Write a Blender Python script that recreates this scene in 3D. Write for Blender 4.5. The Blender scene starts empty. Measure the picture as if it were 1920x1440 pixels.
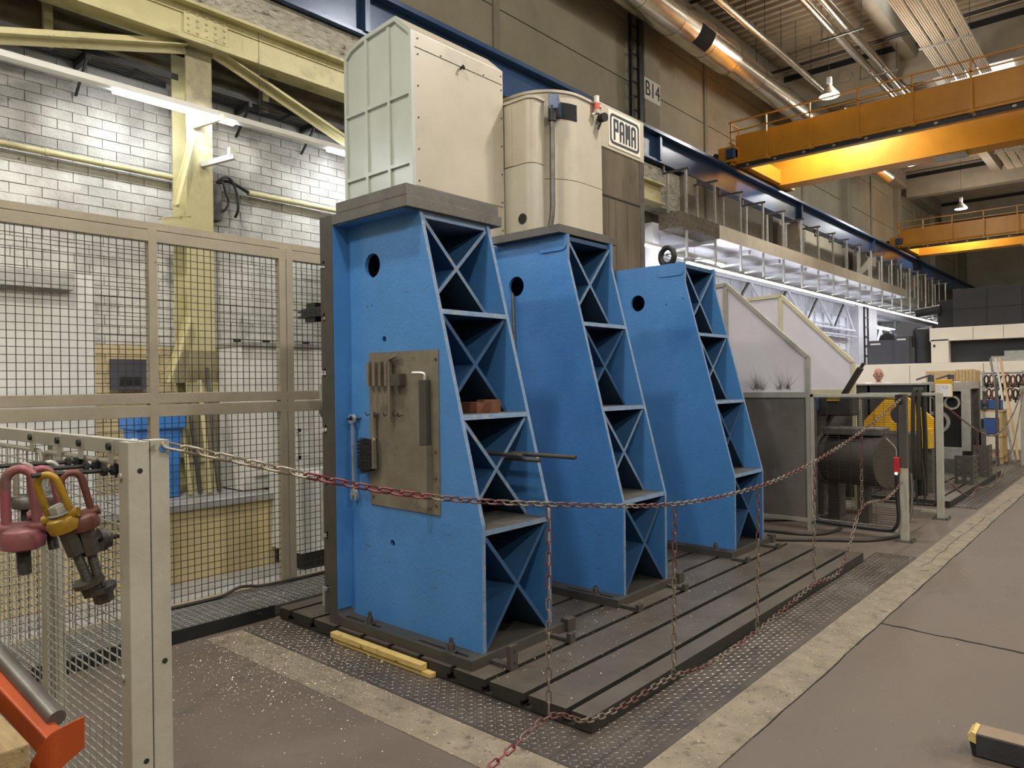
import bpy, bmesh, math, random
from mathutils import Vector, Matrix, geometry
random.seed(7)
SC = bpy.context.scene
COL = SC.collection
R = math.radians

# ------------------------------------------------------------------ camera
def make_camera():
    yaw, pit, rol = R(41.4749), R(0.08674), R(-0.82251)
    f = Vector((-math.sin(yaw) * math.cos(pit), math.cos(yaw) * math.cos(pit), math.sin(pit)))
    r0 = Vector((math.cos(yaw), math.sin(yaw), 0)); u0 = r0.cross(f)
    r = math.cos(rol) * r0 + math.sin(rol) * u0
    u = -math.sin(rol) * r0 + math.cos(rol) * u0
    m = Matrix(((r.x, u.x, -f.x, 0), (r.y, u.y, -f.y, 0), (r.z, u.z, -f.z, 1.65), (0, 0, 0, 1)))
    cd = bpy.data.cameras.new('camera'); co = bpy.data.objects.new('camera', cd); COL.objects.link(co)
    co.matrix_world = m
    cd.sensor_width = 36; cd.lens = 36 * 1364.11 / 1920; cd.clip_start = .05; cd.clip_end = 200
    SC.camera = co
make_camera()

# ------------------------------------------------------------------ world, exposure
W = bpy.data.worlds.new('world'); SC.world = W; W.use_nodes = True
W.node_tree.nodes['Background'].inputs[0].default_value = (1.0, .98, .95, 1)
W.node_tree.nodes['Background'].inputs[1].default_value = .08
SC.view_settings.view_transform = 'Standard'
try: SC.view_settings.look = 'None'
except Exception: pass
SC.view_settings.exposure = 0.36
SC.view_settings.gamma = 1.0
SC.view_settings.use_curve_mapping = False
try:
    cy = SC.cycles; cy.max_bounces = 6; cy.diffuse_bounces = 4; cy.glossy_bounces = 3; cy.transmission_bounces = 2
    cy.caustics_reflective = False; cy.caustics_refractive = False; cy.use_denoising = True
    cy.use_adaptive_sampling = True; cy.adaptive_threshold = .07; cy.adaptive_min_samples = 16
except Exception: pass
LAMP_W = 560.0       # one high-bay pendant
LED_E = 36.0         # LED tube emission
FILL = .19  # power share of the added point fill beside each lamp
LAMP_COL = (1.0, .95, .87)

# ------------------------------------------------------------------ helpers
def lin(h):
    h = h.lstrip('#'); out = []
    for i in (0, 2, 4):
        c = int(h[i:i + 2], 16) / 255
        out.append(c / 12.92 if c <= .04045 else ((c + .055) / 1.055) ** 2.4)
    return (*out, 1)

class MB:
    def __init__(s): s.v = []; s.f = []; s.m = []
    def add(s, vs, fs, mi=0):
        o = len(s.v); s.v.extend([tuple(p) for p in vs])
        for q in fs: s.f.append([i + o for i in q]); s.m.append(mi)
        return s
    def box(s, x0, x1, y0, y1, z0, z1, mi=0):
        vs = [(x, y, z) for z in (z0, z1) for y in (y0, y1) for x in (x0, x1)]
        return s.add(vs, [(0, 2, 3, 1), (4, 5, 7, 6), (0, 1, 5, 4), (2, 6, 7, 3), (0, 4, 6, 2), (1, 3, 7, 5)], mi)
    def obox(s, c, size, M=None, mi=0):
        a, b, d = [k / 2 for k in size]; M = M or Matrix.Identity(3); c = Vector(c)
        vs = [c + M @ Vector((x, y, z)) for z in (-d, d) for y in (-b, b) for x in (-a, a)]
        return s.add(vs, [(0, 2, 3, 1), (4, 5, 7, 6), (0, 1, 5, 4), (2, 6, 7, 3), (0, 4, 6, 2), (1, 3, 7, 5)], mi)
    def bar(s, p0, p1, w, h, up=(0, 0, 1), mi=0):
        p0, p1 = Vector(p0), Vector(p1); d = p1 - p0; L = d.length; d = d / L
        up = Vector(up)
        if abs(d.dot(up)) > .98: up = Vector((1, 0, 0))
        side = d.cross(up).normalized(); u2 = side.cross(d)
        M = Matrix((side, d, u2)).transposed()
        return s.obox((p0 + p1) / 2, (w, L, h), M, mi)
    def cyl(s, p0, p1, r, n=12, r2=None, caps=True, mi=0, ph=0):
        p0, p1 = Vector(p0), Vector(p1); r2 = r if r2 is None else r2
        d = (p1 - p0).normalized(); a = d.orthogonal().normalized(); b = d.cross(a)
        vs = []
        for p, rr in ((p0, r), (p1, r2)):
            for i in range(n):
                t = 2 * math.pi * i / n + ph
                vs.append(p + (a * math.cos(t) + b * math.sin(t)) * rr)
        fs = [(i, (i + 1) % n, n + (i + 1) % n, n + i) for i in range(n)]
        if caps: fs += [tuple(range(n - 1, -1, -1)), tuple(range(n, 2 * n))]
        return s.add(vs, fs, mi)
    def tube(s, path, r, n=8, closed=False, mi=0):
        P = [Vector(p) for p in path]; N = len(P); vs = []; prev = None
        for i in range(N):
            if closed: t = (P[(i + 1) % N] - P[i - 1]).normalized()
            else: t = (P[min(i + 1, N - 1)] - P[max(i - 1, 0)]).normalized()
            if prev is None: a = t.orthogonal().normalized()
            else:
                a = prev - t * prev.dot(t)
                a = a.normalized() if a.length > 1e-6 else t.orthogonal().normalized()
            prev = a; b = t.cross(a)
            rr = r[i] if isinstance(r, (list, tuple)) else r
            for k in range(n):
                g = 2 * math.pi * k / n; vs.append(P[i] + (a * math.cos(g) + b * math.sin(g)) * rr)
        fs = []
        for i in range(N if closed else N - 1):
            j = (i + 1) % N
            for k in range(n): fs.append((i * n + k, i * n + (k + 1) % n, j * n + (k + 1) % n, j * n + k))
        if not closed: fs += [tuple(range(n - 1, -1, -1)), tuple((N - 1) * n + k for k in range(n))]
        return s.add(vs, fs, mi)
    def prism(s, poly, ax, lo, hi, holes=(), mi=0, side_mi=None):
        def P(p, t):
            if ax == 'y': return (p[0], t, p[1])
            if ax == 'x': return (t, p[0], p[1])
            return (p[0], p[1], t)
        loops = [list(poly)] + [list(h) for h in holes]
        pts = [p for l in loops for p in l]
        n = len(pts)
        if holes:
            tr = geometry.tessellate_polygon([[Vector((p[0], p[1], 0)) for p in l] for l in loops])
            tr = [tuple(t) for t in tr]
        else: tr = [tuple(range(n))]
        vs = [P(p, lo) for p in pts] + [P(p, hi) for p in pts]
        fs = [t[::-1] for t in tr] + [tuple(i + n for i in t) for t in tr]
        s.add(vs, fs, mi)
        sf = []; o = 0
        for l in loops:
            m = len(l)
            for i in range(m):
                j = (i + 1) % m; sf.append((o + i, o + j, n + o + j, n + o + i))
            o += m
        s.add(vs, sf, mi if side_mi is None else side_mi)
        return s
    def lathe(s, prof, c, axis=(0, 0, 1), n=16, mi=0):
        c = Vector(c); d = Vector(axis).normalized(); a = d.orthogonal().normalized(); b = d.cross(a); vs = []
        for r, h in prof:
            for k in range(n):
                g = 2 * math.pi * k / n; vs.append(c + d * h + (a * math.cos(g) + b * math.sin(g)) * r)
        fs = []
        for i in range(len(prof) - 1):
            for k in range(n): fs.append((i * n + k, i * n + (k + 1) % n, (i + 1) * n + (k + 1) % n, (i + 1) * n + k))
        fs += [tuple(range(n - 1, -1, -1)), tuple((len(prof) - 1) * n + k for k in range(n))]
        return s.add(vs, fs, mi)
    def sphere(s, c, r, n=10, sc=(1, 1, 1), mi=0):
        c = Vector(c); vs = []; fs = []
        for i in range(n + 1):
            t = math.pi * i / n
            for k in range(2 * n):
                g = math.pi * k / n
                vs.append(c + Vector((math.sin(t) * math.cos(g) * sc[0], math.sin(t) * math.sin(g) * sc[1], math.cos(t) * sc[2])) * r)
        for i in range(n):
            for k in range(2 * n):
                k2 = (k + 1) % (2 * n); fs.append((i * 2 * n + k, (i + 1) * 2 * n + k, (i + 1) * 2 * n + k2, i * 2 * n + k2))
        return s.add(vs, fs, mi)
    def hexa(s, p0, p1, r, mi=0): return s.cyl(p0, p1, r, 6, mi=mi)
    def mesh(s, name, mats, smooth=False):
        me = bpy.data.meshes.new(name); me.from_pydata(s.v, [], s.f)
        for m in (mats if isinstance(mats, (list, tuple)) else [mats]): me.materials.append(m)
        for p, mi in zip(me.polygons, s.m):
            p.material_index = mi
            p.use_smooth = smooth
        bm = bmesh.new(); bm.from_mesh(me); bmesh.ops.recalc_face_normals(bm, faces=bm.faces); bm.to_mesh(me); bm.free()
        if smooth: me.set_sharp_from_angle(angle=R(38))
        me.update(); return me
    def build(s, name, mats, parent=None, smooth=False, bevel=0, kind=None):
        o = bpy.data.objects.new(name, s.mesh(name, mats, smooth)); COL.objects.link(o)
        adopt(o, parent)
        if bevel:
            b = o.modifiers.new('bevel', 'BEVEL'); b.width = bevel; b.segments = 2; b.limit_method = 'ANGLE'; b.angle_limit = R(40)
        if kind: o['kind'] = kind
        return o

def wloc(o):
    v = Vector((0, 0, 0))
    while o: v += o.location; o = o.parent
    return v
def adopt(o, parent):
    if parent:
        o.parent = parent
        o.matrix_parent_inverse = Matrix.Translation(-wloc(parent)) if parent.type == 'EMPTY' else Matrix.Identity(4)
def thing(name, label, cat, loc, group=None):
    o = bpy.data.objects.new(name, None); COL.objects.link(o); o.location = loc; o.empty_display_size = .1
    o['label'] = label; o['category'] = cat
    if group: o['group'] = group
    return o
def tag(o, label, cat, group=None):
    o['label'] = label; o['category'] = cat
    if group: o['group'] = group
    return o
def struct(o): o['kind'] = 'structure'; return o
def inst(me, name, loc, parent=None, rot=None, scale=None):
    o = bpy.data.objects.new(name, me); COL.objects.link(o)
    if parent: adopt(o, parent)
    o.location = loc
    if rot is not None: o.rotation_euler = rot
    if scale is not None: o.scale = scale
    return o
def circ(cx, cy, r, n=20): return [(cx + r * math.cos(2 * math.pi * i / n), cy + r * math.sin(2 * math.pi * i / n)) for i in range(n)]
def rrect(x0, x1, y0, y1, r, n=4):
    out = []
    for cx, cy, a in ((x1 - r, y1 - r, 0), (x0 + r, y1 - r, 90), (x0 + r, y0 + r, 180), (x1 - r, y0 + r, 270)):
        for i in range(n + 1): out.append((cx + r * math.cos(R(a + 90 * i / n)), cy + r * math.sin(R(a + 90 * i / n))))
    return out
def spline(P, n=8):
    P = [Vector(p) for p in P]; out = []
    for i in range(len(P) - 1):
        a = P[i - 1] if i else P[i] * 2 - P[i + 1]; b = P[i]; c = P[i + 1]
        d = P[i + 2] if i + 2 < len(P) else P[i + 1] * 2 - P[i]
        for k in range(n):
            t = k / n
            out.append(.5 * ((2 * b) + (c - a) * t + (2 * a - 5 * b + 4 * c - d) * t * t + (3 * b - a - 3 * c + d) * t ** 3))
    out.append(P[-1]); return out
def ordinal(i): return ['first', 'second', 'third', 'fourth', 'fifth', 'sixth', 'seventh', 'eighth', 'ninth', 'tenth', 'eleventh', 'twelfth', 'thirteenth', 'fourteenth', 'fifteenth', 'sixteenth', 'seventeenth', 'eighteenth', 'nineteenth', 'twentieth', 'twenty-first', 'twenty-second'][i]

# ------------------------------------------------------------------ materials
def mat(name, c1, c2=None, scale=4, rough=.5, metal=0, bump=0, bscale=40, stretch=(1, 1, 1), wear=None, rvar=0, spec=.5, alpha=None, detail=5):
    """two-tone noise colour, optional wear patches (colour, scale, threshold, softness), fine relief"""
    m = bpy.data.materials.new(name); m.use_nodes = True; nt = m.node_tree; N = nt.nodes; Lk = nt.links
    b = N['Principled BSDF']; b.inputs['Roughness'].default_value = rough; b.inputs['Metallic'].default_value = metal
    b.inputs['Specular IOR Level'].default_value = spec
    c1 = lin(c1) if isinstance(c1, str) else c1
    tc = N.new('ShaderNodeTexCoord'); mp = N.new('ShaderNodeMapping'); mp.inputs['Scale'].default_value = stretch
    Lk.new(tc.outputs['Object'], mp.inputs[0])
    def noise(sc, det=detail):
        n = N.new('ShaderNodeTexNoise'); n.inputs['Scale'].default_value = sc; n.inputs['Detail'].default_value = det
        n.inputs['Roughness'].default_value = .62
        Lk.new(mp.outputs[0], n.inputs['Vector']); return n
    col = None
    if c2:
        c2 = lin(c2) if isinstance(c2, str) else c2
        n = noise(scale); r = N.new('ShaderNodeValToRGB'); r.color_ramp.elements[0].position = .35; r.color_ramp.elements[1].position = .68
        r.color_ramp.elements[0].color = c1; r.color_ramp.elements[1].color = c2
        Lk.new(n.outputs['Fac'], r.inputs[0]); col = r.outputs[0]
    else: b.inputs['Base Color'].default_value = c1
    for w in (wear or []):
        wc, ws, th, soft = w[:4]
        n = noise(ws, 8); r = N.new('ShaderNodeValToRGB'); r.color_ramp.elements[0].position = th; r.color_ramp.elements[1].position = min(1, th + soft)
        r.color_ramp.elements[0].color = (0, 0, 0, 1); r.color_ramp.elements[1].color = (1, 1, 1, 1)
        Lk.new(n.outputs['Fac'], r.inputs[0])
        mx = N.new('ShaderNodeMix'); mx.data_type = 'RGBA'; Lk.new(r.outputs[0], mx.inputs[0])
        if col: Lk.new(col, mx.inputs[6])
        else: mx.inputs[6].default_value = c1
        mx.inputs[7].default_value = lin(wc); col = mx.outputs[2]
    if col: Lk.new(col, b.inputs['Base Color'])
    if rvar:
        n = noise(scale * 2.3); mr = N.new('ShaderNodeMapRange'); mr.inputs[3].default_value = rough - rvar; mr.inputs[4].default_value = rough + rvar
        Lk.new(n.outputs['Fac'], mr.inputs[0]); Lk.new(mr.outputs[0], b.inputs['Roughness'])
    if bump:
        n = noise(bscale, 4); bp = N.new('ShaderNodeBump'); bp.inputs['Strength'].default_value = bump; bp.inputs['Distance'].default_value = .02 if bump < .9 else .08
        Lk.new(n.outputs['Fac'], bp.inputs['Height']); Lk.new(bp.outputs[0], b.inputs['Normal'])
    if alpha is not None: b.inputs['Alpha'].default_value = alpha
    return m
def emis(name, c, e):
    m = bpy.data.materials.new(name); m.use_nodes = True; b = m.node_tree.nodes['Principled BSDF']
    b.inputs['Base Color'].default_value = lin(c); b.inputs['Emission Color'].default_value = lin(c); b.inputs['Emission Strength'].default_value = e
    return m

M = {}
M['blue'] = mat('blue_paint', '#4b84c2', '#447bb6', 2.2, .36, 0, .10, 34, wear=[('#376fae', 1.6, .58, .16), ('#78797a', 9, .73, .03), ('#2f5a8c', 30, .70, .04)], rvar=.08)
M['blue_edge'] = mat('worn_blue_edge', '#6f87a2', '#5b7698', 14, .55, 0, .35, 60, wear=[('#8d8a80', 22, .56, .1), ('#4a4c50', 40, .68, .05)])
M['blue_in_shade'] = mat('blue_rib_shade', '#294d72', '#254669', 4, .5, 0, .15, 30)  # same blue darkened, the shade of the rib cells put into the colour
M['iron'] = mat('dark_cast_iron', '#494641', '#534f49', 5, .5, .35, .08, 70, rvar=.1)
M['iron_lt'] = mat('scraped_iron', '#6b6862', '#5d5b57', 7, .48, .45, .12, 50, wear=[('#7d7a74', 16, .62, .08)])
M['bed'] = mat('bed_iron', '#5d564d', '#6b635a', 3, .45, .45, .06, 90, wear=[('#4a443d', 6, .62, .12)], rvar=.12)
M['bedside'] = mat('bed_side_iron_shaded', '#35322d', '#2b2926', 6, .6, .3, .1, 60)  # unmachined cast sides, darkened further for the shade on sides and in slots
M['slot'] = mat('slot_dark', '#1c1a18', None, rough=.8)
M['steel'] = mat('bright_steel', '#c9c9c5', '#b0b0ac', 9, .34, .7, 0)
M['steel_dk'] = mat('dull_steel', '#74726d', '#625f5a', 9, .45, .75, .05, 80)
M['galv'] = mat('galvanised', '#b4b4af', '#9a9b95', 12, .45, .45, .04, 60)
M['black'] = mat('black_metal', '#1b1b1c', '#242424', 8, .5, .2, .05, 60)
M['rubber'] = mat('rubber', '#3b332f', '#2b2725', 6, .55, 0)
M['floor'] = mat('floor_coat', '#5c5249', '#665b51', 1.1, .58, 0, .10, 55, stretch=(1, .45, 1), wear=[('#4b433c', 2.2, .57, .14), ('#776a59', 3, .68, .12), ('#c9c2b6', 95, .74, .01)])
M['conc'] = mat('floor_concrete', '#8b806e', '#72685a', 6, .8, 0, .35, 60, wear=[('#5a5247', 9, .57, .1), ('#4b443b', 40, .60, .06), ('#b9ae99', 48, .62, .06)])
M['tread'] = mat('tread_plate', '#69615a', '#4a4541', 2.0, .42, .5, .08, 70, wear=[('#7b7067', 2.6, .62, .12)], rvar=.1)
M['tread_hi'] = mat('tread_ridge', '#a89d92', '#8b8178', 6, .35, .6)
M['chips'] = mat('metal_chips', '#e8dccb', '#8a7c6c', 60, .35, .6)
M['brick'] = mat('painted_brick', '#d2d2ca', '#b9b8b0', 2.2, .6, 0, .5, 38, wear=[('#8f8c86', .9, .50, .22), ('#4a4744', 1.3, .63, .14), ('#6a6762', 18, .68, .05)])
M['dado'] = mat('beige_painted_brick', '#c9b98f', '#bdad84', 2.4, .6, 0, .4, 40, wear=[('#94876a', 1.6, .58, .18)])

M['mortar'] = mat('mortar', '#a09d94', '#77746d', 9, .9, 0, .3, 60)
M['beige'] = mat('beige_paint', '#d6c598', '#ccba8c', 3, .6, 0, .1, 40)
M['yellow_col'] = mat('cream_steel_paint', '#c6be92', '#b5ad80', 2.2, .5, 0, .12, 40, wear=[('#574e3c', 9, .68, .05), ('#8d8460', 1.7, .56, .16)])
M['sooty_col'] = mat('smoke_stained_cream', '#948b6b', '#7b7259', 2.5, .6, 0, .12, 40, wear=[('#4c4436', 2.4, .54, .2)])
M['fence'] = mat('fence_paint', '#968d7b', '#a29885', 5, .5, .1, .1, 50, wear=[('#3d352d', 13, .69, .03)])
M['wire'] = mat('mesh_wire', '#463e37', '#3a332d', 20, .5, .4)
M['post'] = mat('post_paint', '#adaa9e', '#9d9a8e', 5, .45, .1, .08, 50, wear=[('#7c7768', 9, .68, .04), ('#4f4a43', 26, .735, .02)])
M['machine'] = mat('machine_cream', '#bab1a0', '#b0a795', 1.6, .42, 0, .04, 20, wear=[('#a39a88', 1.3, .58, .2)])
M['dull_col'] = mat('dull_column_band', '#9a9170', '#877f61', 4, .6, 0, .1, 40)
M['scuff'] = mat('paint_chip_grey', '#7d8a92', '#7b776a', 30, .6)
M['scuff_d'] = mat('paint_chip_dark', '#2f4f75', '#394a5a', 30, .6)
M['machine_l'] = mat('machine_grey_cream', '#b3ae9e', '#a9a494', 1.6, .42, 0, .04, 20)
M['machine_g'] = mat('machine_green_grey', '#b4b9b0', '#abb0a7', 2, .38, 0, .03, 20)
M['machine_d'] = mat('grimy_panel', '#6a6050', '#55493b', 3, .5, .2, .06, 30, stretch=(1, 1, .25), wear=[('#3c342b', 4, .58, .14)])
M['bay'] = mat('white_sheet_wall', '#dcdbe0', '#d0cfd4', 4, .5, 0, .03, 40)
M['fascia'] = mat('fascia_sheet', '#cfc6b3', '#bdb4a2', 2, .35, .35, .02, 14)
M['white'] = mat('white_paint', '#d9d8d2', '#cfcec8', 4, .5, 0, .05, 40)
M['bluegird'] = mat('blue_girder', '#2f4a70', '#2a4365', 3, .28, .1, .04, 30)
M['orange'] = mat('crane_orange', '#c98c28', '#bb8022', 2.2, .38, 0, .04, 30, wear=[('#a97218', 1.6, .64, .2)])
M['panelwall'] = mat('wall_panel_concrete', '#a8a18d', '#9b9582', 1.3, .75, 0, .08, 30, wear=[('#8b8573', 1.1, .62, .2)])
M['ceil'] = mat('roof_sheet', '#a89a85', '#9a8d79', 3, .55, .2, .02, 20)
M['conc_beam'] = mat('beam_concrete', '#9b9384', '#8d8677', 2, .8, 0, .1, 30)
M['alu'] = mat('aluminium_sheet', '#c7c3bb', '#b3afa8', 3, .28, .85, .02, 14)
M['duct'] = mat('duct_foil', '#cfc6b6', '#bdb3a2', 3, .24, .95, .10, 9)
M['plaster'] = mat('rough_plaster', '#cdc8ba', '#aaa496', 7, .85, 0, 1.0, 10, stretch=(1, 1, 2.2), wear=[('#686255', 7, .60, .08)])
M['wood'] = mat('pale_wood', '#cdb384', '#b99b69', 5, .6, 0, .2, 30, stretch=(1, 6, 6), wear=[('#8a6a35', 8, .66, .06)])
M['wood_y'] = mat('yellow_painted_wood', '#cfb774', '#bfa35f', 7, .6, 0, .3, 40, wear=[('#6f5c33', 16, .64, .05)])
M['red'] = mat('chain_red', '#7d3139', '#5c2c30', 20, .42, .2)
M['chainw'] = mat('chain_white', '#a59c8b', '#7b7264', 20, .45, .3)
M['pink'] = mat('worn_pink_paint', '#94505c', '#7d5754', 14, .45, .2, .1, 60, wear=[('#6b5550', 18, .58, .06)])
M['yel'] = mat('safety_yellow', '#d8a714', '#c4940e', 6, .42, 0, .08, 50, wear=[('#5a4a20', 14, .68, .05)])
M['yel_dk'] = mat('worn_yellow', '#a8841f', '#8a6c1c', 12, .45, .2, .1, 60, wear=[('#5d4a26', 16, .58, .06)])
M['rust'] = mat('rust_brown', '#75483f', '#5c3b35', 12, .5, .3, .1, 60)
M['orange_v'] = mat('vivid_orange_paint', '#a5481c', '#913f19', 6, .42, 0, .06, 50, wear=[('#7b3a20', 14, .66, .06)])
M['sheet'] = mat('spattered_white_sheet', '#e6e4ea', '#dbd9e0', 2.5, .4, 0, .03, 30, wear=[('#a5a2a0', 3, .66, .16)])
_nt = M['sheet'].node_tree; _b = _nt.nodes['Principled BSDF']; _tr = _nt.nodes.new('ShaderNodeBsdfTranslucent'); _mx = _nt.nodes.new('ShaderNodeMixShader')
_tr.inputs[0].default_value = (.9, .9, .95, 1); _mx.inputs[0].default_value = .45
_nt.links.new(_b.outputs[0], _mx.inputs[1]); _nt.links.new(_tr.outputs[0], _mx.inputs[2]); _nt.links.new(_mx.outputs[0], _nt.nodes['Material Output'].inputs[0])
M['grey_dk'] = mat('dark_grey_paint', '#4b4c55', '#44454d', 3, .45, .1)
M['anth'] = mat('anthracite', '#2a2b2e', '#303136', 3, .5, .1, .02, 30)
M['mwhite'] = mat('machine_white', '#e4ddcd', '#ddd6c6', 2, .45)
M['plastic_blue'] = mat('bin_blue', '#3b5f9a', '#34558c', 4, .5)
M['bluebin'] = mat('bright_blue_plastic', '#3f86d8', '#377bcb', 4, .5)
M['copper'] = mat('copper_brown_block', '#714632', '#5c3828', 10, .6, .1)
M['tool'] = mat('tool_board', '#8a8375', '#746d60', 5, .5, .4, .05, 40, wear=[('#3f392e', 3.4, .58, .16)])
M['cablec'] = mat('cable_black', '#17171a', None, rough=.55)
M['skin'] = mat('skin', '#b98a76', '#ad7c68', 20, .5)
M['shirt'] = mat('white_shirt', '#dcdcdc', None, rough=.8)
M['trous'] = mat('dark_trousers', '#25272c', None, rough=.8)
M['hair'] = mat('grey_hair', '#9a938c', None, rough=.7)
M['paper'] = mat('paper', '#dcdad8', None, rough=.8)
M['print'] = mat('print_dark', '#3b4148', None, rough=.6)
M['gasket'] = mat('dark_hole', '#101010', None, rough=.9)
M['amber'] = mat('beacon_red', '#c24a36', None, rough=.25)
M['clear'] = mat('beacon_clear', '#d8d0c4', None, rough=.2)
M['led'] = emis('led_tube', '#eef3ff', LED_E)
M['led_near'] = emis('led_tube_bright', '#f0f5ff', LED_E * 1.7)
M['lampglow'] = emis('lamp_disc', '#fffaf0', 14)
M['sky'] = emis('skylight_pane', '#eef4f8', 2.2)
M['green_led'] = emis('green_indicator', '#9dffb0', 6)
M['tile'] = mat('grey_floor_tile', '#a9a9a6', '#9f9f9c', 4, .5)
M['redplastic'] = mat('red_plastic', '#a8242f', None, rough=.4)
M['strap'] = mat('black_strap', '#26241f', '#33302a', 10, .8)

def world_coords(m):
    nt = m.node_tree; g = nt.nodes.new('ShaderNodeNewGeometry')
    mp = [n for n in nt.nodes if n.type == 'MAPPING'][0]; nt.links.new(g.outputs['Position'], mp.inputs[0]); return g
def smoke_and_shade(m):
    """old smoke marks on the brick: a ragged band along the top courses, part smoke and part painted shade, and a patch round the burnt junction box"""
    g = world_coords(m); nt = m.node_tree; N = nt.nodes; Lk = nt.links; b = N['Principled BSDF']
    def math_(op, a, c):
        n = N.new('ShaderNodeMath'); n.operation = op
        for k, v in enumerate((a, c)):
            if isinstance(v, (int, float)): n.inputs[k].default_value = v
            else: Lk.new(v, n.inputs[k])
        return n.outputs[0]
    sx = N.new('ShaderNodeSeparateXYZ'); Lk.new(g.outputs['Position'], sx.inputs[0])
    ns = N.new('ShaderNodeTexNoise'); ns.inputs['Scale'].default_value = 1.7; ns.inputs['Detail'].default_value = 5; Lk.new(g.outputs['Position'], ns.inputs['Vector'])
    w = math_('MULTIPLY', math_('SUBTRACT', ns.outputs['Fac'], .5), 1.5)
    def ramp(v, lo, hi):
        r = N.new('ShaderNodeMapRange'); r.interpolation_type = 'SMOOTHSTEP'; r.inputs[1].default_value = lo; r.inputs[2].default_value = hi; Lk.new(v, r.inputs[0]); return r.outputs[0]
    band = ramp(math_('ADD', sx.outputs[2], w), 3.75, 4.45)  # smoke plus the shade above the strip light, both put into the colour
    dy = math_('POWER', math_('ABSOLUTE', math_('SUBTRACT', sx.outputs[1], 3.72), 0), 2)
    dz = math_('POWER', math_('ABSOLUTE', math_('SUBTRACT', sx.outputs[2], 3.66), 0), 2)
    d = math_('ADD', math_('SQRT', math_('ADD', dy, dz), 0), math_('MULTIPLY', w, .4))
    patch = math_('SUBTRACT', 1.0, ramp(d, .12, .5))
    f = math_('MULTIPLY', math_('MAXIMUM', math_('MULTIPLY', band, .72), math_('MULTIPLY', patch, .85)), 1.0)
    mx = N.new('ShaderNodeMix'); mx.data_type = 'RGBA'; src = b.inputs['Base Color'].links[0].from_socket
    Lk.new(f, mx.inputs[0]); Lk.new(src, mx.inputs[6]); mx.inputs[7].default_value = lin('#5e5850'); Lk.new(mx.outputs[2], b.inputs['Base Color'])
smoke_and_shade(M['brick']); world_coords(M['dado'])

# ================================================================== SETTING
# ---- floor
fl = struct(MB().box(-5.35, 9.3, -4.3, 60, -.15, 0).build('floor', M['floor']))
MB().box(-12, -5.35, -4.3, 60, -.15, 0).build('floor_tiles', M['tile'], fl)
MB().box(-1.665, -1.413, 2.245, 60, -.05, .003).build('concrete_strip', M['conc'], fl)
MB().box(-4.7, -1.665, 2.245, 2.49, -.05, .003).build('concrete_strip', M['conc'], fl)
def wedge_crack(name, pts, w):
    m = MB()
    for a, b in zip(pts, pts[1:]):
        d = Vector((b[0] - a[0], b[1] - a[1], 0)).normalized(); n = Vector((-d.y, d.x, 0))
        ww = w * random.uniform(.5, 1.4)
        q = [Vector((*a, 0)) - n * ww, Vector((*b, 0)) - n * ww, Vector((*b, 0)) + n * ww, Vector((*a, 0)) + n * ww]
        m.add([(p.x, p.y, .0035) for p in q] + [(p.x, p.y, -.02) for p in q], [(0, 1, 2, 3), (4, 7, 6, 5), (0, 4, 5, 1), (1, 5, 6, 2), (2, 6, 7, 3), (3, 7, 4, 0)])
    return m.build(name, M['slot'], fl)
def jag(x0, y0, x1, y1, n, a): return [(x0 + (x1 - x0) * i / n + random.uniform(-a, a), y0 + (y1 - y0) * i / n + random.uniform(-a, a)) for i in range(n + 1)]
wedge_crack('joint_crack', jag(-1.411, 2.25, -1.411, 14, 60, .006), .004)
wedge_crack('floor_crack', jag(-1.41, 5.33, -.4, 5.26, 14, .012), .006)
wedge_crack('floor_crack', jag(-1.55, 7.2, -1.50, 12, 24, .02), .003)
# chequer plate strips with raised treads
def tread(name, x0, x1, y0, y1, step=.034):
    p = MB().box(x0, x1, y0, y1, -.05, .004).build(name, M['tread'], fl)
    m = MB(); nx = int((x1 - x0 - .02) / step); ny = int((y1 - y0 - .02) / step)
    for i in range(nx):
        for j in range(ny):
            cx = x0 + .01 + (i + .5) * step; cy = y0 + .01 + (j + .5) * step
            a = R(45) if (i + j) % 2 else R(-45); c, s = math.cos(a), math.sin(a)
            l, w, h = .0145, .0035, .0022
            q = [(-l, 0), (0, -w), (l, 0), (0, w)]
            vs = [(cx + u * c - v * s, cy + u * s + v * c, .0042) for u, v in q] + [(cx - .6 * l * c, cy - .6 * l * s, .0042 + h), (cx + .6 * l * c, cy + .6 * l * s, .0042 + h)]
            m.add(vs, [(0, 1, 5, 4), (1, 2, 5), (2, 3, 4, 5), (3, 0, 4)])
    o = m.build('tread_ridge', M['tread_hi'], p); o['kind'] = 'stuff'
    return p
tread('tread_plate', -4.70, -2.02, 2.493, 2.79)
tread('tread_plate', -2.018, -1.667, 2.493, 5.0)
tread('tread_plate', -2.018, -1.667, 5.003, 7.5)
# ribbed strip beside the far bed
m = MB().box(-1.98, -1.69, 10.75, 17, -.02, .006)
for k in range(6): m.box(-1.96 + k * .045, -1.94 + k * .045, 10.76, 17, .006, .014)
m.build('ribbed_plate', M['tread'], fl)
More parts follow.
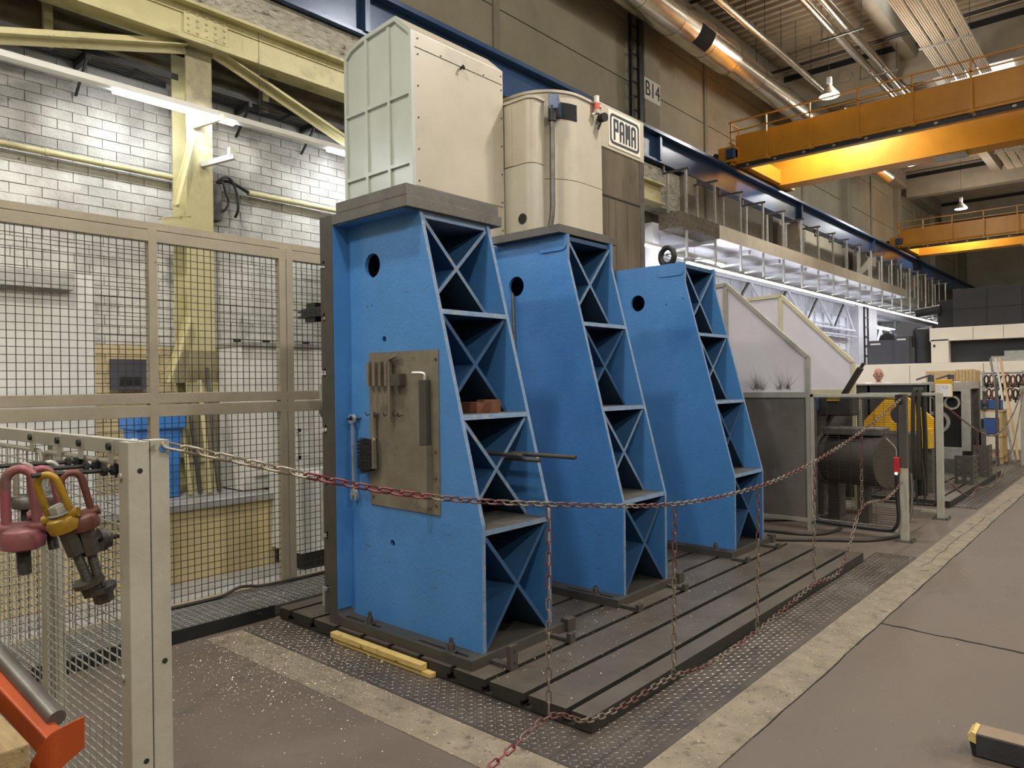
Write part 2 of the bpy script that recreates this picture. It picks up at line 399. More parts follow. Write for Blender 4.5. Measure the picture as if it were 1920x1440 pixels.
# swarf scattered over the floor
m = MB()
def chip(x, y, z, s):
    a = random.uniform(0, 6.28); b = a + random.uniform(1.2, 2.4); t = random.uniform(.1, .8) * s
    m.add([(x, y, z), (x + s * math.cos(a), y + s * math.sin(a), z + t), (x + s * .7 * math.cos(b), y + s * .7 * math.sin(b), z + .002)], [(0, 1, 2)])
for k in range(5200):
    x = random.gauss(-4.0, .45); y = random.gauss(2.35, .28)
    if -4.75 < x < -2.4 and 1.2 < y < 2.76: chip(x, y, .006, random.uniform(.003, .008))
for k in range(1500):
    x = random.uniform(-4.7, -1.7); y = random.uniform(1.2, 2.76); chip(x, y, .006, random.uniform(.002, .006))
for k in range(500): chip(random.uniform(-2.0, -.7), random.uniform(2.3, 9), .006, random.uniform(.002, .006))
for k in range(1300):
    chip(random.triangular(-2.9, -2.0, -2.8), random.uniform(2.82, 7.0), .088, random.uniform(.003, .006))
for k in range(700): chip(random.uniform(-4.0, -2.8), random.uniform(3.7, 4.25) + random.choice((0, 1.35)), .088, random.uniform(.003, .006))
for k in range(900): chip(random.gauss(-4.95, .12), random.gauss(3.0, .4), .09, random.uniform(.003, .007))
ch = m.build('metal_swarf', M['chips']); ch['kind'] = 'stuff'; ch['label'] = 'pale metal chips strewn over the floor and machine bed'; ch['category'] = 'swarf'

# ---- grating walkway left of the bed
g = thing('floor_grating', 'galvanised bar grating walkway along the wire mesh fence', 'grating', (-5.05, 3, 0))
for k, (y0, y1) in enumerate(((.2, 1.6), (1.61, 2.9), (2.91, 4.2))):
    m = MB()
    n = int((y1 - y0) / .05)
    for i in range(n + 1): y = y0 + (y1 - y0) * i / n; m.box(-5.31, -4.79, y - .0022, y + .0022, .078, .084)
    for i in range(13): x = -5.308 + i * .0428; m.box(x - .0032, x + .0032, y0, y1, .080, .087)
    m.build('grating_panel', M['galv'], g)
MB().box(-4.79, -4.775, -.5, 2.785, 0, .088).box(-5.325, -5.31, -.5, 4.25, 0, .088).build('edge_angle', M['black'], g)
MB().box(-5.31, -4.79, -.5, 4.25, .001, .012).build('pit_bottom', M['slot'], g)

# ---- brick wall, left
XW = -7.4
wl = struct(MB().box(XW - .3, XW - .012, -.5, 12.6, 0, 5.1).build('wall_left', M['mortar']))
BL, BH = .25, .092
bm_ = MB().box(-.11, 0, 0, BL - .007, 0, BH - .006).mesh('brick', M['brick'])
bm_b = MB().box(-.11, 0, 0, BL - .007, 0, BH - .006).mesh('brick_beige', M['dado'])
spots = []
for j in range(int(4.5 / BH)):
    z = .62 + j * BH
    for i in range(-2, 26):
        y = .6 + i * BL + (BL / 2 if j % 2 else 0)
        if 1.55 <= y <= 2.33 and z < 2.60: continue
        if y > 5.9: continue
        spots.append((y, z))
spots.sort(key=lambda s: (0 if (2.75 < s[1] < 4.75 and 1.55 < s[0] < 5.2) else 1) * 100 + (abs(s[0] - 3.2) * .6 + abs(s[1] - 3.6)))
far = MB(); farb = MB()
for k, (y, z) in enumerate(spots):
    dx = random.uniform(-.004, .003)
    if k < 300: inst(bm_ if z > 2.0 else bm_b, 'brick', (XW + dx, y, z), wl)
    else: (far if z > 2.0 else farb).box(XW - .11, XW + dx, y, y + BL - .007, z, z + BH - .006)
for j in range(int(3.9 / BH)):          # the strip of the same wall beyond the machine
    z = 1.2 + j * BH
    for i in range(8):
        y = 10.6 + i * BL + (BL / 2 if j % 2 else 0)
        if y < 12.35: far.box(XW - .11, XW, y, y + BL - .007, z, z + BH - .006)
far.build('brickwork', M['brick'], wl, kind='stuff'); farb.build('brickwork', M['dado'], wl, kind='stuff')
# roller door in the brick wall
d = struct(MB().box(XW - .02, XW + .035, 1.0, 2.34, .62, 2.72).build('door_1', M['white']))
MB().box(XW + .035, XW + .045, 1.05, 2.27, .66, 2.56).build('shutter', M['white'], d)
MB().box(XW - .02, XW + .03, 2.30, 2.50, .62, 2.72).build('jamb', M['white'], d)
MB().box(XW + .035, XW + .16, 1.0, 2.30, 2.56, 2.70).build('roller_box', M['galv'], d)
# ---- plinth in front of the wall
pl = struct(MB().box(-7.4, -6.25, -.5, 3.66, 0, .62).build('trim_1', M['beige']))
MB().box(-7.4, -6.20, -.5, 3.70, .62, .67).build('plinth_top', M['tile'], pl)
# ---- upper wall of concrete panels
wu = struct(MB().box(-8.2, -7.93, -4, 50, 4.9, 10.3).build('wall_left_upper', M['panelwall']))
ys = [-4, 2.1, 8.6, 12.75, 15.9, 19.4, 22.2, 26.0, 29.3, 32.5, 36, 40, 45, 50]
for a, b in zip(ys, ys[1:]):
    for z0, z1 in ((4.95, 6.55), (6.56, 7.75), (7.76, 8.95), (8.96, 10.2)):
        MB().box(-7.93, -7.9, a + .12, b - .02, z0, z1 - .012).build('wall_panel', M['panelwall'], wu)
for y in ys[1:-1]:
    MB().box(-7.93, -7.86, y - .02, y + .12, 4.95, 10.2).build('joint_cover', M['conc_beam'], wu)
MB().box(-7.93, -7.75, 13.0, 13.6, 4.95, 10.1).build('wall_column', M['conc_beam'], wu)
for y in (19.7, 26.2, 32.7, 39.2): MB().box(-7.93, -7.7, y - .25, y + .25, 4.95, 10.1).build('wall_column', M['conc_beam'], wu)
def text(name, body, size, loc, rot, material, parent, ext=.002, width=None):
    cu = bpy.data.curves.new(name, 'FONT'); cu.body = body; cu.size = size; cu.extrude = ext; cu.align_x = 'CENTER'; cu.align_y = 'CENTER'
    tmp = bpy.data.objects.new(name, cu); COL.objects.link(tmp)
    dg = bpy.context.evaluated_depsgraph_get(); me = bpy.data.meshes.new_from_object(tmp.evaluated_get(dg))
    bpy.data.objects.remove(tmp); bpy.data.curves.remove(cu)
    me.materials.clear(); me.materials.append(material)
    w = max(v.co.x for v in me.vertices) - min(v.co.x for v in me.vertices)
    sx = width / w if width else 1
    me.transform(Matrix.Translation(loc) @ rot @ Matrix.Diagonal((sx, 1, 1, 1)))
    o = bpy.data.objects.new(name, me); COL.objects.link(o); adopt(o, parent); return o
FACE_X = Matrix(((0, 0, 1, 0), (1, 0, 0, 0), (0, 1, 0, 0), (0, 0, 0, 1)))       # text facing +X, reading along +Y
FACE_MY = Matrix(((1, 0, 0, 0), (0, 0, -1, 0), (0, 1, 0, 0), (0, 0, 0, 1)))      # text facing -Y
MB().box(-7.752, -7.747, 12.98, 13.62, 7.48, 7.92).build('number_plate', M['white'], wu)
text('column_number', 'B14', .44, (-7.744, 13.30, 7.70), FACE_X, M['cablec'], wu, .004, .56)

# ---- lower bay beyond the brick wall
wb = struct(MB().box(-8.8, -8.5, 12.3, 31.2, 0, 4.75).build('wall_left_bay', M['bay']))
for k in range(26): MB().box(-8.5, -8.485, 12.9 + k * .7, 12.93 + k * .7, 0, 4.5).build('sheet_rib', M['bay'], wb)
MB().box(-8.8, -8.5, 31.2, 42, 0, 2.75).build('parapet', M['bay'], wb)
MB().box(-8.8, -8.5, 31.2, 42, 4.35, 4.75).build('header', M['bay'], wb)
MB().box(-8.8, -8.5, 42, 48, 0, 4.75).build('end_pier', M['bay'], wb)
struct(MB().box(-11.6, -11.4, 30, 44, 0, 4.75).build('wall_next_hall', mat('pale_green_wall', '#d5e0d2', '#c8d4c6', 2, .7)))
struct(MB().box(-8.8, -7.2, 12.3, 12.6, 0, 4.75).build('wall_bay_side', M['bay']))
sl = struct(MB().box(-8.5, -6.47, 12.62, 28.2, 4.51, 4.74).build('ceiling_bay', M['bay']))
for k in range(9): MB().box(-8.5, -6.6, 13.6 + k * 1.7, 13.72 + k * 1.7, 4.43, 4.51).build('ceiling_rib', M['bay'], sl)
# window strip on the bay wall
w_ = struct(MB().box(-8.5, -8.475, 21.5, 28.2, 2.3, 3.95).build('window_1', mat('frosted_pane', '#e6e9f2', None, rough=.3)))
for i in range(9): MB().box(-8.475, -8.42, 21.5 + i * .82, 21.57 + i * .82, 2.2, 4.0).build('mullion', M['bay'], w_)
for z in (2.3, 2.75, 3.15, 3.6, 3.95): MB().box(-8.475, -8.43, 21.5, 28.2, z, z + .05).build('transom', M['bay'], w_)
# ---- far end wall and bright passage
struct(MB().box(-9, 9, 48, 48.4, 0, 10.3).build('wall_back', M['panelwall']))
struct(MB().box(9, 9.3, -4.3, 48, 0, 10.3).build('wall_right', M['panelwall']))
struct(MB().box(-12, 9.3, -4.3, -4.0, 0, 10.3).build('wall_front', M['panelwall']))
# ---- roof: ribbed sheet, edge beam, cross beams, purlins, skylights
m = MB(); yy = -4.0; pts = []
while yy < 48:
    pts += [(yy, 10.05), (yy + .11, 10.05), (yy + .14, 10.13), (yy + .25, 10.13)]; yy += .28
pts += [(yy, 10.05)]
vs = [(x, y, z) for x in (-7.6, 9.0) for y, z in pts]; n = len(pts)
m.add(vs, [(i, i + 1, n + i + 1, n + i) for i in range(n - 1)])
ce = struct(m.build('ceiling', M['ceil']))
MB().box(-7.93, -7.5, -4, 48, 9.42, 10.05).build('edge_beam', M['conc_beam'], ce)
MB().box(-7.5, -7.46, -4, 48, 9.62, 9.66).build('edge_trim', M['conc_beam'], ce)
for y in (7.0, 19.9, 26.4, 32.9, 39.4):
    MB().box(-7.5, 9, y, y + .45, 9.05, 10.05).build('cross_beam', M['conc_beam'], ce)
    MB().box(-7.5, 9, y - .02, y, 9.80, 9.95).build('cable_duct', M['black'], ce)
for x in (-4.55, -.6, 3.4):
    for y0, y1 in ((7.45, 19.9), (20.35, 26.4), (26.85, 32.9)): MB().box(x, x + .28, y0, y1, 9.5, 10.05).build('purlin', M['conc_beam'], ce)
for k, (x, y0, y1) in enumerate(((-4.2, 13, 17.5), (-2.0, 21.5, 25.5), (-4.2, 21.5, 25.5))):
    w_ = struct(MB().box(x, x + 1.5, y0, y1, 9.98, 10.0).build('window_%d' % (k + 3), M['sky']))
    for i in range(6): yb = y0 + (y1 - y0) * i / 6; MB().box(x, x + 1.5, yb, yb + .05, 9.93, 9.98).build('glazing_bar', M['white'], w_)

# ================================================================== CRANE RUNWAY, GIRDERS, COLUMNS ON THE LEFT
t = thing('crane_runway_girder', 'long blue steel crane runway girder along the left wall', 'girder', (-7.1, 20, 5.82))
MB().box(-7.02, -7.0, -3, 46, 5.84, 6.30).build('web', M['bluegird'], t)
MB().box(-7.2, -6.86, -3, 46, 6.30, 6.36).build('top_flange', M['bluegird'], t)
MB().box(-7.15, -6.93, -3, 46, 5.80, 5.84).build('bottom_flange', M['bluegird'], t)
MB().box(-7.06, -6.99, -3, 46, 6.36, 6.42).build('crane_rail', M['steel_dk'], t)
for y in (5.3, 12.1, 19.4, 26.0, 32.5, 39): MB().box(-7.0, -6.9, y, y + .07, 5.84, 6.30).build('stiffener', M['bluegird'], t)
for i, y in enumerate((13.35, 19.5, 26.1, 32.6)):
    c = tag(MB().prism([(-7.5, 4.95), (-7.3, 4.95), (-7.3, 5.15), (-6.95, 5.42), (-6.95, 5.80), (-7.5, 5.80)], 'y', y - .22, y + .28).build('corbel', M['conc_beam']),
            '%s concrete corbel under the blue crane runway girder' % ['nearest', 'second', 'third', 'farthest small'][i], 'corbel', 'corbels under the runway girder')
# cream riveted girder and steel column
t = thing('riveted_girder', 'cream riveted steel girder at the top of the brick wall', 'girder', (-7, 3, 5.0))
MB().box(-7.0, -6.97, -.6, 12.2, 5.02, 5.36).build('web', M['yellow_col'], t)
MB().box(-7.1, -6.86, -.6, 12.2, 5.35, 5.38).box(-6.97, -6.955, -.6, 12.2, 5.28, 5.35).build('top_flange', M['yellow_col'], t)
MB().box(-7.1, -6.86, -.6, 12.2, 4.99, 5.025).box(-6.97, -6.955, -.6, 12.2, 5.025, 5.09).build('bottom_flange', M['yellow_col'], t)
MB().box(-6.97, -6.95, 3.18, 3.62, 5.09, 5.32).build('splice_plate', M['yellow_col'], t)
m = MB()
for y in [3.22 + .09 * i for i in range(5)]:
    for z in (5.12, 5.18, 5.24, 5.30): m.sphere((-6.95, y, z), .015, 4)
for i in range(40):
    m.sphere((-6.955, -.3 + i * .17, 5.315), .012, 4); m.sphere((-6.955, -.3 + i * .17, 5.055), .012, 4)
m.build('rivets', M['yellow_col'], t, smooth=True, kind='stuff')
t = thing('roof_insulation_band', 'rough off-white plastered band above the cream girder', 'wall band', (-7.2, 4, 5.44))
MB().box(-7.4, -7.02, -.6, 11.4, 5.40, 5.79).build('plaster_strip', M['plaster'], t)
MB().box(-7.4, -7.02, 11.4, 13.05, 5.0, 5.74).build('plaster_strip', M['plaster'], t)
MB().box(-6.9, -6.46, 12.0, 13.6, 4.50, 4.79).build('broken_edge', mat('broken_concrete', '#7d7466', '#5b5348', 12, .9, 0, .9, 22), t)
t = thing('steel_column', 'cream painted steel column in front of the brick wall', 'column', (-7.15, 3.34, .67))
MB().box(-7.02, -7.0, 3.21, 3.47, .67, 4.05).build('front_flange', M['yellow_col'], t)
MB().box(-7.02, -7.0, 3.21, 3.47, 4.05, 5.0).build('front_flange', M['sooty_col'], t)
MB().box(-7.32, -7.30, 3.21, 3.47, .67, 5.0).build('back_flange', M['yellow_col'], t)
MB().box(-7.30, -7.02, 3.33, 3.35, .67, 5.0).build('web', M['yellow_col'], t)
MB().box(-7.05, -6.97, 3.19, 3.49, 1.55, 1.72).build('clamp_plate', M['yellow_col'], t)
MB().box(-7.36, -6.9, 3.16, 3.48, .67, .71).build('base_plate', M['yellow_col'], t)
MB().box(-7.05, -6.96, 3.18, 3.50, .95, .98).build('collar_plate', M['yellow_col'], t)
MB().box(-7.30, -6.985, 3.20, 3.48, .98, 1.55).build('lower_casing', mat('dull_column_paint', '#8d8567', '#7d7559', 4, .6, 0, .1, 40), t)
MB().box(-7.30, -6.985, 3.20, 3.48, 1.72, 2.02).build('lower_casing', M['dull_col'], t)
# diagonal braces and brackets on the column
def brace(label, p0, p1, w=.09, h=.09, mt='yellow_col', nm='diagonal_brace'):
    a, b = Vector(p0), Vector(p1)
    o = MB().bar(a, b, .012, h).bar(a + Vector((.04, 0, 0)), b + Vector((.04, 0, 0)), w, .012).build(nm, M[mt])
    return tag(o, label, 'brace')
brace('cream diagonal brace running left from the column head', (-7.0, -.2, 4.02), (-7.0, 3.2, 4.97), h=.14)
brace('cream diagonal brace running right from the column head', (-7.0, 3.5, 5.02), (-7.0, 6.0, 4.20), h=.14)
brace('short cream brace leaning on the column above the bracket', (-6.97, 3.26, 4.10), (-6.97, 3.08, 3.40), h=.07)
brace('cream brace leaning left of the column behind the fence', (-6.97, 3.20, 2.35), (-6.97, 2.98, 1.72), h=.07)
t = thing('wall_bracket', 'cream riveted channel bracket jutting left from the column', 'bracket', (-7.0, 3.15, 3.2))
MB().bar((-7.05, 2.98, 3.28), (-7.05, 3.24, 3.34), .12, .012).build('top_flange', M['yellow_col'], t)
MB().bar((-7.0, 2.98, 3.20), (-7.0, 3.24, 3.26), .012, .15).build('web_plate', M['yellow_col'], t)
MB().bar((-7.05, 2.98, 3.12), (-7.05, 3.24, 3.18), .12, .012).build('bottom_flange', M['yellow_col'], t)
tag(MB().bar((-7.0, 3.36, 3.86), (-6.74, 3.56, 3.93), .05, .05).box(-6.80, -6.74, 3.52, 3.58, 3.93, 4.02).build('light_bracket', M['white']), 'small white bracket arm on the front of the column', 'bracket')
tag(MB().bar((-7.0, 3.28, 4.22), (-6.8, 3.5, 4.32), .04, .05).build('light_bracket', M['yellow_col']), 'cream arm carrying the LED strip on the column', 'bracket')
# conduit pipe, junction box with looped cable
t = thing('conduit_pipe', 'cream conduit pipe along the brick wall left of the column', 'pipe', (-7.33, 2, 3.77))
MB().cyl((-7.33, -.4, 3.77), (-7.33, 3.24, 3.77), .028, 12).build('pipe_body', M['yellow_col'], t, smooth=True)
for y in (.9, 2.1): MB().cyl((-7.33, y, 3.77), (-7.33, y + .03, 3.77), .034, 12).build('pipe_clip', M['yellow_col'], t)
t = thing('conduit_pipe', 'cream conduit pipe along the brick wall right of the column', 'pipe', (-7.33, 4.5, 3.77))
MB().cyl((-7.33, 4.02, 3.77), (-7.33, 6.5, 3.77), .03, 12).build('pipe_body', M['yellow_col'], t, smooth=True)
t = thing('junction_box', 'sooty junction box with looped black cable beside the column', 'box', (-7.33, 3.62, 3.4))
MB().box(-7.40, -7.26, 3.50, 3.69, 3.40, 3.78).build('housing', mat('sooty_grey', '#6d6a62', '#3b3936', 6, .7), t, bevel=.006)
MB().tube(spline([(-7.30, 3.66, 3.80), (-7.25, 3.72, 3.86), (-7.25, 3.80, 3.84), (-7.24, 3.85, 3.70), (-7.24, 3.86, 3.55), (-7.27, 3.84, 3.46)]), .014, 7).build('cable', M['cablec'], t, smooth=True)
MB().tube(spline([(-7.30, 3.66, 3.78), (-7.25, 3.70, 3.80), (-7.25, 3.73, 3.70), (-7.25, 3.76, 3.62), (-7.25, 3.72, 3.52), (-7.3, 3.67, 3.5)]), .012, 7).tube(spline([(-7.3, 3.66, 3.80), (-7.3, 3.8, 3.84), (-7.31, 4.02, 3.77)]), .018, 7).build('cable', M['cablec'], t, smooth=True)
# perforated cable tray
t = thing('cable_tray', 'dark perforated cable tray hung under the cream girder', 'tray', (-7.2, 2, 4.6))
for ya, yb in ((-.3, 3.18), (3.50, 6.3)):
    m = MB()
    for i in range(int((yb - ya) / .11)):
        y = ya + i * .11
        if i % 4 == 0: m.box(-7.36, -7.1, y, y + .05, 4.66, 4.664)
        for k in range(5): m.box(-7.36 + k * .055, -7.335 + k * .055, y, y + .11, 4.66, 4.663)
    m.box(-7.37, -7.365, ya, yb, 4.66, 4.72).box(-7.095, -7.09, ya, yb, 4.66, 4.72)
    m.build('tray_channel', M['black'], t)
for y in (.6, 2.35, 3.9, 4.7): MB().box(-7.38, -7.06, y, y + .04, 4.60, 4.66).bar((-7.38, y + .02, 4.36), (-7.08, y + .02, 4.62), .02, .02).build('tray_bracket', M['black'], t)
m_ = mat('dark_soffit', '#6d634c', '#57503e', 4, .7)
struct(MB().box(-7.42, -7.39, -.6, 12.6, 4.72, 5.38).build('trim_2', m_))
for y in (2.1, 4.2): tag(MB().box(-7.36, -7.30, y, y + .07, 4.7, 5.3).build('girder_hanger', M['yellow_col']), 'cream upright strut behind the girder %s the column' % ('left of' if y < 3 else 'right of'), 'strut')

# ---- LED strips
def led_row(name, label, x, z, y0, y1, lit, mt='white', tube='led'):
    t = thing(name, label, 'light', (x, (y0 + y1) / 2, z))
    MB().box(x - .035, x + .035, y0, y1, z, z + .05).build('housing', M[mt], t)
    MB().prism([(x - .035, z), (x + .035, z), (x + .02, z - .02), (x - .02, z - .02)], 'y', y0, y1).build('reflector', M['white'], t)
    for a, b in lit: MB().box(x - .028, x + .028, a, b, z - .04, z - .012).build('led_tube', M[tube], t)
    return t
t = led_row('strip_light', 'LED strip light row along the brick wall, nearest the camera', -6.85, 4.32, .4, 6.2, ((2.50, 3.62), (4.72, 5.9), (.5, 1.2)), 'white', 'led_near')
for y in (1.2, 3.9): MB().cyl((-6.85, y, 4.37), (-6.85, y, 5.3), .003, 5).build('drop_wire', M['black'], t)
t = led_row('strip_light', 'short LED strip light row beyond the cream machine column', -7.0, 4.21, 11.2, 15.0, ((11.4, 12.55), (13.75, 14.9)))
for y in (12.2, 13.6): MB().cyl((-7, y, 4.26), (-7, y, 4.43), .003, 5).build('drop_wire', M['black'], t)
t = led_row('strip_light', 'longest LED strip light row running to the far hall end', -7.0, 4.08, 13.2, 36.5, ((13.25, 14.3), (14.35, 36.3)), 'galv')

# ---- strut hangers below the runway girder with aluminium fascia
me1 = MB().box(-6.53, -6.49, -.02, .02, 3.98, 5.62).mesh('front_strut', M['galv'])
me2 = MB().box(-6.91, -6.87, -.02, .02, 4.74, 5.62).mesh('rear_strut', M['galv'])
me3 = MB().box(-6.99, -6.44, -.02, .02, 5.62, 5.66).mesh('cross_strut', M['steel_dk'])
me5 = MB().box(-6.99, -6.96, -.02, .02, 5.62, 5.82).mesh('hook_clip', M['steel_dk'])
me4 = MB().box(-7.0, -6.49, -.02, .02, 4.11, 4.15).mesh('lower_strut', M['galv'])
for i in range(20):
    y = 12.34 + i * 1.18
    e = thing('strut_hanger', '%s galvanised strut hanger from the cream machine along the runway girder' % ordinal(i), 'hanger', (-6.7, y, 3.98), 'strut hangers below the runway girder')
    for nm, me in (('front_strut', me1), ('rear_strut', me2), ('cross_strut', me3), ('lower_strut', me4), ('hook_clip', me5)): inst(me, nm, (0, y, 0), e)
tag(MB().box(-6.465, -6.455, 13.6, 28.2, 4.50, 4.78).build('fascia_strip', M['fascia']), 'long aluminium fascia strip along the mezzanine edge', 'fascia')
# pipes under the mezzanine
for k, (x, z) in enumerate(((-7.4, 4.25), (-7.7, 4.3))):
    tag(MB().cyl((x, 13.2, z), (x, 28, z), .03, 8).build('ceiling_pipe', M['galv'], smooth=True), 'thin grey pipe under the mezzanine ceiling, %s' % ('nearer the hall' if k == 0 else 'farther from the hall'), 'pipe')
# lattice girder in front of the bay wall
t = thing('wall_truss', 'pale zigzag lattice girder below the far LED row', 'truss', (-8.3, 22, 3.45))
MB().box(-8.34, -8.26, 15.4, 28.5, 4.36, 4.44).build('top_chord', M['bay'], t)
MB().box(-8.36, -8.24, 15.4, 28.5, 3.44, 3.50).build('bottom_chord', M['bay'], t)
for k in range(5):
    a = 15.5 + k * 2.7
    MB().bar((-8.3, a, 3.5), (-8.3, a + 1.05, 4.38), .05, .07).build('diagonal', M['steel_dk'], t)
    if k < 5: MB().bar((-8.3, a + 1.15, 4.38), (-8.3, min(a + 2.6, 28.4), 3.5), .05, .09).build('diagonal', M['bay'], t)
MB().box(-8.35, -8.15, 24.5, 28.4, 3.22, 3.25).build('lower_ledge', M['bay'], t)
t = thing('bay_column', 'white column with cable ladder at the end of the bay', 'column', (-8.3, 29.8, 0))
MB().box(-8.5, -8.2, 28.7, 31.1, 0, 4.7).build('shaft', M['bay'], t)
for y in (29.3, 29.75): MB().box(-8.2, -8.15, y, y + .05, 0, 4.6).build('ladder_rail', M['black'], t)
for i in range(12): MB().box(-8.2, -8.16, 29.3, 29.8, .4 + i * .36, .44 + i * .36).build('rung', M['steel_dk'], t)
t = thing('next_hall_truss', 'pale truss seen through the opening above the dark filter unit', 'truss', (-10.5, 37, 2.8))
for y in (30.6, 43): MB().box(-10.5, -10.4, y, y + .15, 0, 4.755).build('truss_post', M['bay'], t)
for z in (2.9, 4.2): MB().box(-10.5, -10.4, 31, 43, z, z + .08).build('chord', M['bay'], t)
for k in range(6):
    a = 31.2 + k * 2
    MB().bar((-10.45, a, 2.95), (-10.45, a + 1, 4.2), .08, .1).build('diagonal', M['bay'], t)
    MB().bar((-10.45, a + 1, 4.2), (-10.45, a + 2, 2.95), .08, .1).build('diagonal', M['bay'], t)
t = led_row('strip_light', 'LED strip light in the next hall behind the opening', -10.2, 4.3, 31.5, 42, ((31.6, 36.4), (36.6, 41.8)))
for y in (33, 40): MB().cyl((-10.2, y, 4.35), (-10.2, y, 4.755), .004, 5).build('drop_wire', M['black'], t)
struct(MB().box(-11.6, -8.5, 30, 44, 4.76, 4.9).build('ceiling_next_hall', M['bay']))
# ---- wall ladder by the B14 column
t = thing('cable_ladder', 'dark vertical cable ladder on the upper wall beside the B14 column', 'ladder', (-7.7, 12.7, 6))
for y in (12.45, 12.85): MB().box(-7.78, -7.72, y, y + .04, 5.9, 9.3).build('side_rail', M['black'], t)
MB().box(-7.72, -7.66, 12.66, 12.76, 5.9, 9.3).build('cable_bundle', M['cablec'], t)
for i in range(12): MB().box(-7.77, -7.74, 12.45, 12.89, 6.0 + i * .28, 6.03 + i * .28).build('rung', M['steel_dk'], t)

# ---- ceiling services
t = thing('air_duct', 'large shiny round air duct hung under the roof', 'duct', (-6.9, 15, 8.8))
MB().cyl((-6.9, 2, 8.72), (-6.9, 15.0, 8.72), .36, 28).build('wide_section', M['duct'], t, smooth=True)
MB().cyl((-6.9, 15.0, 8.72), (-6.9, 27.5, 8.72), .29, 28).build('narrow_section', M['duct'], t, smooth=True)
for y in (4, 6, 8, 10, 11.3, 12.6, 13.9, 15): MB().cyl((-6.9, y, 8.72), (-6.9, y + .04, 8.72), .368, 28).build('seam_band', M['duct'], t, smooth=True)
for y in (16.5, 18, 19.5, 22, 24.5): MB().cyl((-6.9, y, 8.72), (-6.9, y + .04, 8.72), .298, 28).build('seam_band', M['duct'], t, smooth=True)
def duct_patch(y0, y1, r):
    vs = []; 
    for rr in (r - .02, r + .006):
        for y in (y0, y1):
            for k in range(7): a = R(-72 + 11 * k); vs.append((-6.9 + rr * math.cos(a), y, 8.72 + rr * math.sin(a)))
    fs = []
    for k in range(6): fs += [(k, k + 1, 7 + k + 1, 7 + k), (14 + k, 21 + k, 22 + k, 15 + k), (k, 14 + k, 15 + k, k + 1), (7 + k, 8 + k, 22 + k, 21 + k)]
    fs += [(0, 7, 21, 14), (6, 20, 27, 13)]
    MB().add(vs, fs).build('vent_grille', M['gasket'], t)
duct_patch(13.2, 13.75, .36); duct_patch(22.7, 23.05, .29)
for y in (5, 9, 13, 16.6, 20.6, 24.4): MB().cyl((-6.9, y, 8.9), (-6.9, y, 10.05), .008, 5).build('hanger_rod', M['black'], t)
t = thing('ceiling_pipe', 'thin insulated pipe under the roof between duct and lamp', 'pipe', (-6.2, 14, 9.0))
MB().cyl((-6.2, 3, 9.0), (-6.2, 19.6, 9.0), .075, 12).build('pipe_body', M['duct'], t, smooth=True)
for y in (6, 10, 12, 13, 14.4, 15.4, 16.3, 17.2, 18.2): MB().cyl((-6.2, y, 9.05), (-6.2, y, 10.05), .006, 5).build('hanger_rod', M['black'], t)
t = thing('ceiling_pipe', 'short insulated pipe under the far roof behind the orange crane', 'pipe', (-6.2, 25, 9.0))
MB().cyl((-6.2, 20.6, 9.0), (-6.2, 27.6, 9.0), .075, 12).build('pipe_body', M['duct'], t, smooth=True)
for k, x in enumerate((-4.98, -4.70)):
    t = thing('ceiling_pipe', '%s of the paired shiny pipes in the middle of the roof' % ('left one' if k == 0 else 'right one'), 'pipe', (x, 14, 9.0), 'paired shiny pipes under the roof')
    MB().cyl((x, 4, 9.0), (x, 25, 9.0), .085, 12).build('pipe_body', M['duct'], t, smooth=True)
for k, y in enumerate((13.6, 16.0, 18.7, 22.5)):
    t = thing('pipe_trapeze', '%s trapeze hanger under the paired roof pipes' % ordinal(k), 'hanger', (-4.85, y, 8.9), 'trapeze hangers of the paired pipes')
    MB().box(-5.25, -4.40, y, y + .03, 8.86, 8.90).build('cross_rail', M['steel_dk'], t)
    for x in (-5.22, -4.43): MB().cyl((x, y + .015, 8.9), (x, y + .015, 10.05), .007, 5).build('rod', M['black'], t)
for r_, (y0, y1) in enumerate(((4.5, 20.2), (21.6, 30))):
    t = thing('radiant_panel', '%s pale ribbed radiant heating panel under the roof' % ('near' if r_ == 0 else 'far'), 'radiant panel', (-3.2, (y0 + y1) / 2, 8.8))
    for k in range(4):
        x = -3.71 + k * .245
        m = MB().box(x, x + .21, y0, y1, 8.82, 8.84)
        for i in range(5): m.box(x + .006 + i * .042, x + .03 + i * .042, y0, y1, 8.805, 8.82)
        m.build('panel_strip', M['mwhite'], t)
    for y in (y0 + 2, y1 - 2.5, (y0 + y1) / 2): MB().box(-3.75, -2.75, y, y + .06, 8.785, 8.806).build('cross_clip', M['galv'], t)
    for y in (y0 + 2, y1 - 2.5): 
        for x in (-3.7, -2.8): MB().cyl((x, y, 8.84), (x, y, 10.05), .006, 5).build('rod', M['black'], t)
for k, y in enumerate((13.6, 18.1)):
    tag(MB().cyl((-7.4, y, 9.40), (2, y, 9.40), .04, 8).build('cross_pipe', M['black'], smooth=True), '%s thin dark cross pipe under the roof sheet' % ('nearer' if k == 0 else 'farther'), 'pipe')
for k, (x, y) in enumerate(((-5.9, 19.86), (-5.7, 26.36))):
    tag(MB().cyl((x, y, 9.5), (x, y - .04, 9.5), .16, 20).build('beam_opening_cover', M['conc_beam']), 'round cover plate on the %s roof cross beam' % ('near' if k == 0 else 'far'), 'cover')

